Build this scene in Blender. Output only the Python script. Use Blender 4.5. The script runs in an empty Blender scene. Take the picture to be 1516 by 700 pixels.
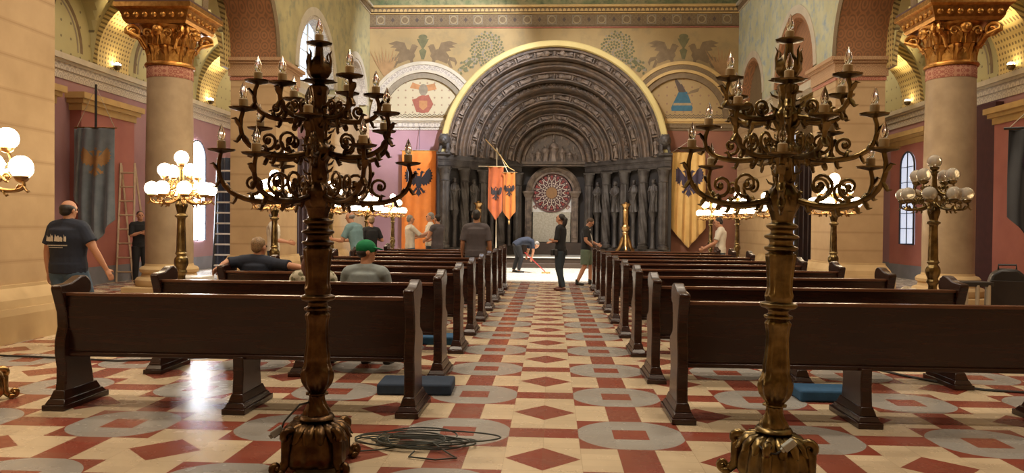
import bpy, bmesh, math, random
from math import sin, cos, pi, sqrt, radians, atan2
from mathutils import Vector, Matrix, Euler
S = bpy.context.scene
COL = S.collection
random.seed(7)

# ---------------------------------------------------------------- camera
F_PX = 1150.0
cd = bpy.data.cameras.new('camera')
cam = bpy.data.objects.new('camera', cd)
COL.objects.link(cam)
cd.sensor_fit = 'HORIZONTAL'; cd.sensor_width = 36.0
cd.lens = F_PX/1516*36
cd.clip_start = 0.05; cd.clip_end = 200
cam.matrix_world = (Matrix.Translation((0.04, 0, 1.5)) @ Matrix.Rotation(radians(2.89), 4, 'Z')
                    @ Matrix.Rotation(radians(90-.78), 4, 'X') @ Matrix.Rotation(radians(.55), 4, 'Z'))
S.camera = cam
# ---------------------------------------------------------------- look
S.view_settings.view_transform = 'Standard'
S.view_settings.look = 'None'
S.view_settings.gamma = 1
S.view_settings.use_curve_mapping = False
S.view_settings.exposure = 0.25
S.cycles.use_denoising = True
S.cycles.max_bounces = 6
S.cycles.diffuse_bounces = 4
S.cycles.glossy_bounces = 3
S.cycles.transmission_bounces = 6
S.cycles.transparent_max_bounces = 8
S.cycles.caustics_reflective = False
S.cycles.caustics_refractive = False
S.cycles.sample_clamp_indirect = 4
W = bpy.data.worlds.new('world'); S.world = W; W.use_nodes = True
W.node_tree.nodes['Background'].inputs[0].default_value = (1, .85, .7, 1)
W.node_tree.nodes['Background'].inputs[1].default_value = 0.02

def light(name, kind, loc, power, color, size=1.0, size_y=None, aim=None, spot=None, blend=.3, radius=.1):
    d = bpy.data.lights.new(name, kind); d.energy = power; d.color = color
    if kind == 'AREA':
        d.size = size
        if size_y: d.shape = 'RECTANGLE'; d.size_y = size_y
    else:
        d.shadow_soft_size = radius
    if kind == 'SPOT':
        d.spot_size = radians(spot); d.spot_blend = blend
    o = bpy.data.objects.new(name, d); COL.objects.link(o); o.location = loc
    if aim is not None:
        o.rotation_euler = (Vector(aim)-Vector(loc)).to_track_quat('-Z', 'Y').to_euler()
    return o
WARM = (1, .72, .42); WARM2 = (1, .84, .64); COOL = (.80, .87, 1)
# overhead area lights added to light the nave, without fixtures
for yy, pw in ((4.5, 620), (9.5, 620), (15, 450), (20.5, 210)):
    for xx in (-3.2, 3.2):
        light('added_nave_light', 'AREA', (xx, yy, 11.6), pw*(.5 if xx < 0 else .4), WARM2, .9, aim=(xx*.8, yy+.6, 0))
# glow on the paving in front of the portal
light('floor_spot', 'SPOT', (0.6, 23.5, 11.3), 12000, (1, .95, .88), aim=(0, 25.0, 0), spot=42, blend=.35, radius=.25)
# daylight falling on the left part of the end wall
light('window_daylight', 'SPOT', (3.4, 15.5, 11.2), 15000, (.80, .86, 1), aim=(-4.3, 28.6, 7.3), spot=28, blend=.6, radius=.06)
light('portal_spot', 'SPOT', (-2.5, 18.0, 11.3), 3500, (.95, .94, .97), aim=(2.1, 29, 4.8), spot=38, blend=.6, radius=.2)
light('window_daylight', 'SPOT', (2.0, 19.0, 10.5), 5200, (.62, .76, 1), aim=(-6.5, 27.3, 2.8), spot=26, blend=.4, radius=.1)
# daylight on the side walls above the arcades, and area lights below the aisle vaults
light('clerestory_daylight', 'AREA', (-2.0, 23.5, 11.0), 130, COOL, 2, 2, aim=(6.7, 24.0, 7))
light('clerestory_daylight', 'AREA', (3.0, 23.0, 11.0), 90, (1, .92, .75), 2, 2, aim=(-6.7, 24.5, 7))
for sx in (-1, 1):
    for yy in (12.2, 16.8, 22.2):
        light('aisle_light', 'AREA', (sx*9.6, yy, 6.7), 30, (1, .82, .66) if sx < 0 else WARM2, 1.2, aim=(sx*9.7, yy, 0))
    light('aisle_light', 'AREA', (sx*9.6, 26.8, 7.8), 60, WARM2, 1.2, aim=(sx*9.6, 26.8, 0))

# ---------------------------------------------------------------- node helpers
class NT:
    def __init__(s, name):
        s.m = bpy.data.materials.new(name); s.m.use_nodes = True
        s.t = s.m.node_tree; s.b = s.t.nodes['Principled BSDF']
    def n(s, t, **k):
        x = s.t.nodes.new(t)
        for a, b in k.items(): setattr(x, a, b)
        return x
    def put(s, sock, v):
        if isinstance(v, bpy.types.NodeSocket): s.t.links.new(v, sock)
        else: sock.default_value = v
    def M(s, op, a, b=0.0, c=0.0):
        x = s.n('ShaderNodeMath', operation=op)
        s.put(x.inputs[0], a); s.put(x.inputs[1], b)
        if op in ('COMPARE', 'MULTIPLY_ADD', 'WRAP'): s.put(x.inputs[2], c)
        return x.outputs[0]
    def mix(s, f, a, b):
        x = s.n('ShaderNodeMix', data_type='RGBA')
        s.put(x.inputs[0], f)
        for i, v in ((6, a), (7, b)):
            s.put(x.inputs[i], v if isinstance(v, bpy.types.NodeSocket) else (*v[:3], 1))
        return x.outputs[2]
    def xyz(s):
        g = s.n('ShaderNodeTexCoord'); x = s.n('ShaderNodeSeparateXYZ')
        s.t.links.new(g.outputs['Object'], x.inputs[0]); s.co = g.outputs['Object']
        return x.outputs
    def noise(s, scale, detail=3, rough=.55):
        if not hasattr(s, 'co'): s.xyz()
        x = s.n('ShaderNodeTexNoise'); x.inputs['Scale'].default_value = scale
        x.inputs['Detail'].default_value = detail; x.inputs['Roughness'].default_value = rough
        s.t.links.new(s.co, x.inputs['Vector']); return x.outputs[0]
    def ramp(s, f, lo, hi):
        x = s.n('ShaderNodeMapRange'); s.put(x.inputs[0], f)
        x.inputs[1].default_value = lo; x.inputs[2].default_value = hi
        return x.outputs[0]
    def bump(s, h, strength=.3, dist=.01):
        x = s.n('ShaderNodeBump'); x.inputs['Strength'].default_value = strength
        x.inputs['Distance'].default_value = dist
        s.t.links.new(h, x.inputs['Height']); s.t.links.new(x.outputs[0], s.b.inputs['Normal'])

def mat(name, col, rough=.6, metal=0.0, col2=None, ns=6.0, bump=0.0, bs=None, bd=.01, spec=None, lo=.35, hi=.65):
    t = NT(name)
    t.b.inputs['Roughness'].default_value = rough; t.b.inputs['Metallic'].default_value = metal
    if spec is not None: t.b.inputs['Specular IOR Level'].default_value = spec
    c2 = col2 or tuple(c*.8 for c in col)
    t.put(t.b.inputs['Base Color'], t.mix(t.ramp(t.noise(ns), lo, hi), col, c2))
    if bump: t.bump(t.noise(bs or ns*4, 4), bump, bd)
    return t.m

def emis(name, col, strength, base=(.8, .8, .8)):
    t = NT(name)
    t.b.inputs['Base Color'].default_value = (*base, 1)
    t.b.inputs['Emission Color'].default_value = (*col, 1)
    t.b.inputs['Emission Strength'].default_value = strength
    return t.m

def glass(name, col=(1, 1, 1), rough=.02, ior=1.45):
    t = NT(name)
    t.b.inputs['Base Color'].default_value = (*col, 1); t.b.inputs['Roughness'].default_value = rough
    t.b.inputs['Transmission Weight'].default_value = 1.0; t.b.inputs['IOR'].default_value = ior
    return t.m

# ---------------------------------------------------------------- materials
def floor_material():
    t = NT('floor_tiles'); X, Y, Z = t.xyz()
    a = t.M('ABSOLUTE', t.M('SUBTRACT', t.M('FLOORED_MODULO', X, 1.25), .625))
    b = t.M('ABSOLUTE', t.M('SUBTRACT', t.M('FLOORED_MODULO', Y, 1.25), .625))
    arm = t.M('MAXIMUM', t.M('LESS_THAN', a, .125), t.M('LESS_THAN', b, .125))
    sq = t.M('LESS_THAN', t.M('MAXIMUM', a, b), .375)
    rad = t.M('SQRT', t.M('ADD', t.M('MULTIPLY', a, a), t.M('MULTIPLY', b, b)))
    ring = t.M('MULTIPLY', sq, t.M('LESS_THAN', rad, .39))
    core = t.M('LESS_THAN', t.M('MAXIMUM', a, b), .125)
    ring = t.M('MULTIPLY', ring, t.M('SUBTRACT', 1.0, core))
    dia = t.M('GREATER_THAN', t.M('ADD', a, b), 1.25-.245)
    red = t.M('MAXIMUM', t.M('MAXIMUM', arm, sq), dia)
    # tile by tile tone
    fx = t.M('FLOOR', t.M('DIVIDE', X, .25)); fy = t.M('FLOOR', t.M('DIVIDE', t.M('ADD', Y, .125), .25))
    cb = t.n('ShaderNodeCombineXYZ'); t.put(cb.inputs[0], fx); t.put(cb.inputs[1], fy)
    wn = t.n('ShaderNodeTexWhiteNoise'); t.t.links.new(cb.outputs[0], wn.inputs['Vector'])
    nz = t.noise(5, 4); nz2 = t.noise(60, 3)
    cream = t.mix(nz, (.70, .57, .39), (.58, .46, .31))
    redc = t.mix(nz, (.30, .070, .042), (.21, .048, .032))
    grey = t.mix(nz2, (.30, .29, .275), (.40, .38, .35))
    c = t.mix(red, cream, redc); c = t.mix(ring, c, grey)
    c = t.mix(t.M('MULTIPLY', wn.outputs[0], .22), c, (.22, .15, .10))
    gx = t.M('PINGPONG', t.M('ADD', X, 0.0), .125); gy = t.M('PINGPONG', t.M('ADD', Y, .0), .125)
    gr = t.M('LESS_THAN', t.M('MINIMUM', gx, gy), .002)
    gr = t.M('MULTIPLY', gr, t.M('SUBTRACT', 1.0, ring))
    c = t.mix(t.M('MULTIPLY', gr, .35), c, (.2, .13, .08))
    # pale stone in front of the portal
    pale = t.M('GREATER_THAN', Y, 20.85)
    c = t.mix(pale, c, t.mix(t.noise(2), (.72, .68, .6), (.62, .58, .5)))
    t.put(t.b.inputs['Base Color'], c)
    t.put(t.b.inputs['Roughness'], t.M('ADD', t.M('MULTIPLY', nz, .15), .19))
    return t.m

def joint_material(name, c1, c2, h=.43, z0=.1, dark=(.30, .18, .08), vert=None):
    t = NT(name); X, Y, Z = t.xyz()
    f = t.M('FLOORED_MODULO', t.M('SUBTRACT', Z, z0), h)
    ln = t.M('MULTIPLY', t.M('LESS_THAN', t.M('ABSOLUTE', t.M('SUBTRACT', f, .03)), .030), 1.0)
    core = t.M('LESS_THAN', t.M('ABSOLUTE', t.M('SUBTRACT', f, .03)), .009)
    c = t.mix(t.ramp(t.noise(1.7, 5), .3, .7), c1, c2)
    c = t.mix(t.M('MULTIPLY', ln, .25), c, dark)
    c = t.mix(t.M('MULTIPLY', core, .45), c, dark)
    t.put(t.b.inputs['Base Color'], c); t.b.inputs['Roughness'].default_value = .75
    t.bump(t.M('ADD', t.M('MULTIPLY', core, -1.0), t.M('MULTIPLY', t.noise(30), .15)), .5, .01)
    return t.m

def fresco_material(name, c1, c2, c3, scale=1.2):
    t = NT(name); t.xyz()
    a = t.ramp(t.noise(scale, 5, .6), .35, .62); b = t.ramp(t.noise(scale*2.7, 4, .6), .5, .68)
    c = t.mix(a, c1, c2); c = t.mix(t.M('MULTIPLY', b, .75), c, c3)
    t.put(t.b.inputs['Base Color'], c); t.b.inputs['Roughness'].default_value = .85
    return t.m

def plane(t, uv):
    X, Y, Z = t.xyz()
    if uv is None: return t.co
    out = []
    for k in uv:
        e = None
        for s_, c in zip((X, Y, Z), k):
            if c: q = t.M('MULTIPLY', s_, c); e = q if e is None else t.M('ADD', e, q)
        out.append(e)
    cb = t.n('ShaderNodeCombineXYZ'); t.put(cb.inputs[0], out[0]); t.put(cb.inputs[1], out[1])
    return cb.outputs[0]
UXZ = ((1, 0, 0), (0, 0, 1)); UYZ = ((0, 1, 0), (0, 0, 1)); UXY = ((1, 0, 0), (0, 1, 0)); UARCH = ((0, .6, 1), (1, 0, 0)); UTRANS = ((.45, 0, 1), (0, 1, 0))
def motif_material(name, c1, c2, sc=.28, thick=.1, c3=None, uv=None, dim='3D'):
    """stencilled lozenges and rings, by distance to the points of a grid"""
    t = NT(name); vec = plane(t, uv)
    v = t.n('ShaderNodeTexVoronoi'); v.inputs['Scale'].default_value = 1/sc; v.inputs['Randomness'].default_value = .0 if uv else .12
    if uv: v.voronoi_dimensions = '2D'
    t.t.links.new(vec, v.inputs['Vector'])
    d = v.outputs['Distance']
    r1 = t.M('LESS_THAN', t.M('ABSOLUTE', t.M('SUBTRACT', d, .36)), thick*.5)
    r2 = t.M('LESS_THAN', d, .15)
    g = t.M('GREATER_THAN', d, .56)
    m = t.M('MAXIMUM', t.M('MAXIMUM', r1, r2), g)
    base = t.mix(t.ramp(t.noise(3), .3, .7), c1, tuple(q*.85 for q in c1))
    t.put(t.b.inputs['Base Color'], t.mix(m, base, c2)); t.b.inputs['Roughness'].default_value = .8
    return t.m

def dots_material(name, c1, c2, sc=.2, r=.2, uv=None):
    t = NT(name); vec = plane(t, uv)
    v = t.n('ShaderNodeTexVoronoi'); v.inputs['Scale'].default_value = 1/sc; v.inputs['Randomness'].default_value = 0.0
    if uv: v.voronoi_dimensions = '2D'
    t.t.links.new(vec, v.inputs['Vector'])
    t.put(t.b.inputs['Base Color'], t.mix(t.M('LESS_THAN', v.outputs['Distance'], r), t.mix(t.noise(2), c1, tuple(q*.85 for q in c1)), c2))
    t.b.inputs['Roughness'].default_value = .8
    return t.m

def wood_material(name, c1, c2, rough=.28):
    t = NT(name); t.xyz()
    mp = t.n('ShaderNodeMapping'); mp.inputs['Scale'].default_value = (1.2, 14, 14)
    t.t.links.new(t.co, mp.inputs[0])
    x = t.n('ShaderNodeTexNoise'); x.inputs['Scale'].default_value = 2.2; x.inputs['Detail'].default_value = 5
    t.t.links.new(mp.outputs[0], x.inputs['Vector'])
    t.put(t.b.inputs['Base Color'], t.mix(t.ramp(x.outputs[0], .3, .7), c1, c2))
    t.b.inputs['Roughness'].default_value = rough
    t.bump(x.outputs[0], .08, .004)
    return t.m

MF = floor_material()
M_STONE = joint_material('dressed_stone', (.50, .345, .185), (.41, .275, .14))
M_STONE2 = mat('smooth_plaster', (.60, .43, .22), .75, col2=(.48, .33, .16), ns=1.5, bump=.1, bs=40)
M_COLUMN = mat('column_marble', (.42, .31, .19), .42, col2=(.32, .23, .14), ns=2.5, bump=.05, bs=30)
M_FRESCO = fresco_material('green_fresco', (.43, .36, .17), (.34, .285, .14), (.20, .205, .13))
M_FRESCO_R = fresco_material('pale_fresco', (.50, .49, .32), (.42, .40, .24), (.20, .28, .38))
M_OCHRE = fresco_material('ochre_fresco', (.37, .255, .11), (.32, .215, .09), (.26, .19, .09), .8)
M_SOFFIT = motif_material('red_brown_stencil', (.36, .165, .07), (.23, .115, .055), .22, .12, uv=UARCH)
M_SOFFITL = motif_material('pale_stencil', (.55, .48, .38), (.36, .31, .26), .2, .12)
M_BAND = motif_material('frieze_stencil', (.20, .135, .065), (.155, .10, .048), .16, .1)
M_DOTS = dots_material('yellow_perforated', (.66, .50, .20), (.22, .15, .06), .12, .27, UTRANS)
M_LUN = dots_material('lunette_field', (.36, .24, .10), (.26, .15, .08), .3, .12, UXZ)
M_LUNW = dots_material('pale_lunette_field', (.52, .44, .28), (.30, .20, .13), .27, .12, UXZ)
M_VAULT = dots_material('vault_field', (.46, .40, .19), (.18, .15, .08), .36, .09, UYZ)
M_PINK = mat('pink_plaster', (.42, .155, .12), .8, col2=(.36, .125, .10), ns=1.2, bump=.05)
M_MAUVE = mat('mauve_plaster', (.36, .20, .21), .8, col2=(.31, .165, .18), ns=1.0)
M_RUST = mat('rust_plaster', (.24, .095, .05), .8, col2=(.19, .075, .045), ns=1.0)
M_DRED = mat('dark_red_plaster', (.20, .05, .045), .8, col2=(.16, .04, .035), ns=1.0)
M_DADO = mat('grey_dado', (.22, .22, .25), .7, ns=2)
M_CORN = mat('pale_cornice', (.52, .45, .33), .7, col2=(.44, .38, .28), ns=3)
M_CORNY = mat('yellow_cornice', (.55, .36, .13), .7, col2=(.46, .30, .11), ns=3)
M_REDBAND = motif_material('red_neck_band', (.36, .12, .08), (.48, .24, .15), .09, .12)
M_IMP = motif_material('impost_stencil', (.40, .235, .125), (.48, .31, .17), .12, .12, uv=((1, 1, 0), (0, 0, 1)))
M_GOLD = mat('gilding', (.62, .33, .09), .34, 1.0, col2=(.42, .19, .045), ns=14, bump=.5, bs=60, bd=.006)
M_BRASS = mat('old_brass', (.25, .18, .075), .28, 1.0, col2=(.10, .068, .03), ns=9, bump=.35, bs=55, bd=.004)
M_BRASSL = mat('bright_brass', (.46, .28, .11), .30, 1.0, col2=(.24, .13, .05), ns=9, bump=.3, bs=55, bd=.004)
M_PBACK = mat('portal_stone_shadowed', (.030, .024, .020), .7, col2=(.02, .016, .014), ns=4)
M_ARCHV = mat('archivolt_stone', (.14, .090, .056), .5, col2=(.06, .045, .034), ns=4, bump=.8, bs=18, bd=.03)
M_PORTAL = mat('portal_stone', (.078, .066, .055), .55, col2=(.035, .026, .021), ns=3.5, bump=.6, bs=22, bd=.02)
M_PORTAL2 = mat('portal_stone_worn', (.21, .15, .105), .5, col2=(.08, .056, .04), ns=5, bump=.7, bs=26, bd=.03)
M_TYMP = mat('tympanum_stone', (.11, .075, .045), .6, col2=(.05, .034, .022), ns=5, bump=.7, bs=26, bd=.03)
M_YELLOW = mat('yellow_plaster', (.56, .44, .17), .7, col2=(.50, .38, .14), ns=1.5)
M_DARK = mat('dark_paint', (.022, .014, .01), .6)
M_BLACK = mat('black_metal', (.02, .02, .022), .4)
M_BROWN = mat('brown_paint', (.10, .045, .03), .6)
M_WHITE = mat('white_paint', (.75, .73, .68), .5)
M_SLAB = mat('relief_plaster', (.50, .46, .36), .7, col2=(.38, .34, .26), ns=14, bump=.6, bs=30, bd=.01)
M_STEP = mat('step_stone', (.70, .66, .58), .5)
M_STEPD = mat('dark_step', (.055, .034, .022), .5)
M_PEW = wood_material('pew_wood', (.036, .011, .006), (.016, .005, .003), .27)
M_PEWL = wood_material('pew_rail_wood', (.16, .065, .032), (.075, .030, .016), .25)
M_SHELL = mat('old_brass_shaded', (.13, .075, .032), .33, 1.0, col2=(.05, .025, .014), ns=11, bump=.4, bs=50, bd=.004)  # brass darkened in its colour to read as an unlit silhouette
M_CANDLE = mat('candle_sleeve', (.55, .42, .24), .5)
M_GLOBE_ON = emis('lit_globe', (1, .79, .52), 15)
M_FLAME = glass('clear_bulb', (1, .97, .92), .03, 1.3)
M_SKY = emis('bright_window', (.84, .90, 1), 30)
M_SKY2 = emis('grey_window', (.62, .75, 1), .6)
M_LEAD = mat('window_lead', (.03, .03, .04), .5)
M_STRAP = mat('dark_strap', (.03, .03, .03), .6)
def opal():
    t = NT('unlit_globe'); t.b.inputs['Base Color'].default_value = (.85, .8, .68, 1)
    t.b.inputs['Roughness'].default_value = .12; t.b.inputs['Transmission Weight'].default_value = .65
    t.b.inputs['IOR'].default_value = 1.3
    return t.m
M_OPAL = opal()
M_BLUECUSH = mat('blue_velvet', (.02, .09, .20), .85, ns=20)
M_NAVYCUSH = mat('navy_velvet', (.018, .035, .07), .85, ns=20)

# ---------------------------------------------------------------- mesh builder
class MB:
    def __init__(s): s.v = []; s.f = []; s.m = []
    def add(s, vs, fs, mi=0):
        o = len(s.v); s.v += [tuple(v) for v in vs]
        s.f += [tuple(i+o for i in f) for f in fs]; s.m += [mi]*len(fs)
        return s
    def box(s, x0, x1, y0, y1, z0, z1, mi=0, M=None):
        vs = [Vector((x, y, z)) for z in (z0, z1) for y in (y0, y1) for x in (x0, x1)]
        if M is not None: vs = [M @ v for v in vs]
        return s.add(vs, [(0, 2, 3, 1), (4, 5, 7, 6), (0, 1, 5, 4), (2, 6, 7, 3), (0, 4, 6, 2), (1, 3, 7, 5)], mi)
    def frus(s, b0, z0, b1, z1, mi=0, M=None):
        vs = []
        for (x0, x1, y0, y1), z in ((b0, z0), (b1, z1)):
            vs += [Vector((x0, y0, z)), Vector((x1, y0, z)), Vector((x1, y1, z)), Vector((x0, y1, z))]
        if M is not None: vs = [M @ v for v in vs]
        return s.add(vs, [(3, 2, 1, 0), (4, 5, 6, 7)]+[(i, (i+1) % 4, 4+(i+1) % 4, 4+i) for i in range(4)], mi)
    def lathe(s, prof, n=24, c=(0, 0, 0), mi=0, M=None, flute=None):
        vs = []; fs = []
        for r, z in prof:
            for i in range(n):
                a = 2*pi*i/n; rr = r*(1+(flute(a, z) if flute else 0))
                vs.append(Vector((rr*cos(a), rr*sin(a), z)))
        k = len(prof)
        for j in range(k-1):
            for i in range(n):
                fs.append((j*n+i, j*n+(i+1) % n, (j+1)*n+(i+1) % n, (j+1)*n+i))
        fs.append(tuple(range(n-1, -1, -1))); fs.append(tuple(range((k-1)*n, k*n)))
        C = Vector(c)
        vs = [(M @ v if M is not None else v)+C for v in vs]
        return s.add(vs, fs, mi)
    @staticmethod
    def curve(prof, k=3):
        out = []; n = len(prof)
        for i in range(n-1):
            p0, p1, p2, p3 = (prof[max(i-1, 0)], prof[i], prof[i+1], prof[min(i+2, n-1)])
            for j in range(k):
                t = j/k; q = []
                for a, b, c, d in zip(p0, p1, p2, p3):
                    q.append(.5*((2*b)+(c-a)*t+(2*a-5*b+4*c-d)*t*t+(3*b-a-3*c+d)*t**3))
                out.append((max(.001, q[0]), min(max(q[1], p1[1]), p2[1])))
        return out+[prof[-1]]
    def tube(s, pts, rad, n=8, mi=0, flat=1.0, up=None):
        P = [Vector(p) for p in pts]; k = len(P)
        if not hasattr(rad, '__len__'): rad = [rad]*k
        T = [(P[min(i+1, k-1)]-P[max(i-1, 0)]).normalized() for i in range(k)]
        u = Vector(up) if up is not None else (Vector((0, 0, 1)) if abs(T[0].z) < .9 else Vector((1, 0, 0)))
        u = (u-T[0]*u.dot(T[0])).normalized(); vs = []; fs = []
        for i in range(k):
            u = u-T[i]*u.dot(T[i])
            u = u.normalized() if u.length > 1e-6 else T[i].orthogonal().normalized()
            w = T[i].cross(u)
            for j in range(n):
                a = 2*pi*j/n
                vs.append(P[i]+(w*cos(a)+u*sin(a)*flat)*rad[i])
        for i in range(k-1):
            for j in range(n):
                fs.append((i*n+j, i*n+(j+1) % n, (i+1)*n+(j+1) % n, (i+1)*n+j))
        fs.append(tuple(range(n-1, -1, -1))); fs.append(tuple(range((k-1)*n, k*n)))
        return s.add(vs, fs, mi)
    def ell(s, c, r, M=None, seg=12, rings=8, mi=0):
        if not hasattr(r, '__len__'): r = (r, r, r)
        C = Vector(c); vs = []; fs = []
        def tr(v):
            v = Vector((v[0]*r[0], v[1]*r[1], v[2]*r[2]))
            return (M @ v if M is not None else v)+C
        vs.append(tr((0, 0, -1)))
        for j in range(1, rings):
            t = -pi/2+pi*j/rings
            for i in range(seg):
                a = 2*pi*i/seg; vs.append(tr((cos(t)*cos(a), cos(t)*sin(a), sin(t))))
        vs.append(tr((0, 0, 1))); L = len(vs)-1
        for i in range(seg): fs.append((0, 1+(i+1) % seg, 1+i))
        for j in range(rings-2):
            for i in range(seg):
                a = 1+j*seg
                fs.append((a+i, a+(i+1) % seg, a+seg+(i+1) % seg, a+seg+i))
        a = 1+(rings-2)*seg
        for i in range(seg): fs.append((a+i, a+(i+1) % seg, L))
        return s.add(vs, fs, mi)
    def prism(s, poly, f0, f1, mi=0):
        """poly: 2D points; f0/f1 map (u,v) to 3D for the two faces"""
        n = len(poly)
        vs = [f0(*p) for p in poly]+[f1(*p) for p in poly]
        fs = [tuple(range(n)), tuple(range(2*n-1, n-1, -1))]+[(i, n+i, n+(i+1) % n, (i+1) % n) for i in range(n)]
        return s.add(vs, fs, mi)
    def grid(s, fn, nu, nv, mi=0, closed_u=False):
        vs = [fn(i/nu, j/nv) for j in range(nv+1) for i in range(nu+1)]
        fs = [(j*(nu+1)+i, j*(nu+1)+i+1, (j+1)*(nu+1)+i+1, (j+1)*(nu+1)+i) for j in range(nv) for i in range(nu)]
        return s.add(vs, fs, mi)
    def merge(s, other, M=None, mi=None):
        vs = [(M @ Vector(v)) if M is not None else v for v in other.v]
        o = len(s.v); s.v += [tuple(v) for v in vs]
        s.f += [tuple(i+o for i in f) for f in other.f]
        s.m += other.m if mi is None else [mi]*len(other.m)
        return s
    def mesh(s, name, mats, ang=35, fix=True):
        me = bpy.data.meshes.new(name); me.from_pydata(s.v, [], s.f)
        if not isinstance(mats, (list, tuple)): mats = [mats]
        for m in mats: me.materials.append(m)
        for p, k in zip(me.polygons, s.m): p.material_index = k; p.use_smooth = True
        if fix:
            b = bmesh.new(); b.from_mesh(me); bmesh.ops.recalc_face_normals(b, faces=b.faces); b.to_mesh(me); b.free()
        me.update(); me.set_sharp_from_angle(angle=radians(ang))
        return me
    def build(s, name, mats, parent=None, ang=35, fix=True, bevel=0, kind=None):
        o = bpy.data.objects.new(name, s.mesh(name, mats, ang, fix)); COL.objects.link(o)
        if parent is not None: o.parent = parent
        if kind: o['kind'] = kind
        if bevel:
            b = o.modifiers.new('bevel', 'BEVEL'); b.width = bevel; b.segments = 2; b.limit_method = 'ANGLE'
        return o

def empty(name, label, cat, loc=(0, 0, 0), rz=0, group=None):
    o = bpy.data.objects.new(name, None); COL.objects.link(o)
    o.location = loc; o.rotation_euler = (0, 0, rz); return tag(o, label, cat, group)
def tag(o, label, cat, group=None):
    o['label'] = label; o['category'] = cat
    if group: o['group'] = group
    return o
KIDS = {}
def copy_tree(o, parent=None):
    c = o.copy(); COL.objects.link(c)
    if parent is not None:
        c.parent = parent; c.matrix_parent_inverse = o.matrix_parent_inverse.copy()
    for ch in list(o.children): copy_tree(ch, c)
    return c
def struct(mb, name, mats, **k):
    return mb.build(name, mats, kind='structure', **k)
# ================================================================ THE SETTING
struct(MB().add([(-12, -4, 0), (12, -4, 0), (12, 33, 0), (-12, 33, 0)], [(0, 1, 2, 3)]), 'floor', MF, fix=False)

NR = 20
def arcade(name, pos, secs, ztop, w0, w1, zs, mats, parent=None, kind='structure', solidback=True):
    """wall along u, w0 front and w1 back; secs: ('s',u0,u1,zbottom) or ('a',u0,u1,spring,sill).
    mats: lower, upper, soffit"""
    mb = MB()
    for s_ in secs:
        typ, u0, u1 = s_[:3]
        if typ == 's':
            zb = s_[3]
            cuts = [zb]+([zs] if zb < zs else [])+[ztop]
            for za, zc in zip(cuts, cuts[1:]):
                mi = 0 if za < zs-.01 else 1
                for w in (w0, w1):
                    mb.add([pos(u0, w, za), pos(u1, w, za), pos(u1, w, zc), pos(u0, w, zc)], [(0, 1, 2, 3)], mi)
                if True:
                    for u in (u0, u1):
                        mb.add([pos(u, w0, za), pos(u, w1, za), pos(u, w1, zc), pos(u, w0, zc)], [(0, 1, 2, 3)], mi)
            mb.add([pos(u0, w0, zb), pos(u1, w0, zb), pos(u1, w1, zb), pos(u0, w1, zb)], [(0, 1, 2, 3)], 0)
            mb.add([pos(u0, w0, ztop), pos(u1, w0, ztop), pos(u1, w1, ztop), pos(u0, w1, ztop)], [(0, 1, 2, 3)], 1)
        else:
            sp, sill = s_[3], s_[4]
            c = (u0+u1)/2; r = (u1-u0)/2
            pts = [(c-r*cos(pi*i/NR), sp+r*sin(pi*i/NR)) for i in range(NR+1)]
            for (ua, za), (ub, zb2) in zip(pts, pts[1:]):
                for w in (w0, w1):
                    mb.add([pos(ua, w, za), pos(ub, w, zb2), pos(ub, w, ztop), pos(ua, w, ztop)], [(0, 1, 2, 3)], 1)
                mb.add([pos(ua, w0, za), pos(ub, w0, zb2), pos(ub, w1, zb2), pos(ua, w1, za)], [(0, 1, 2, 3)], 2)
            if sill is not None:
                for w in (w0, w1):
                    mb.add([pos(u0, w, 0), pos(u1, w, 0), pos(u1, w, sill), pos(u0, w, sill)], [(0, 1, 2, 3)], 0)
                mb.add([pos(u0, w0, sill), pos(u1, w0, sill), pos(u1, w1, sill), pos(u0, w1, sill)], [(0, 1, 2, 3)], 0)
    o = mb.build(name, mats, parent=parent, fix=False)
    if kind: o['kind'] = kind
    return o

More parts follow.
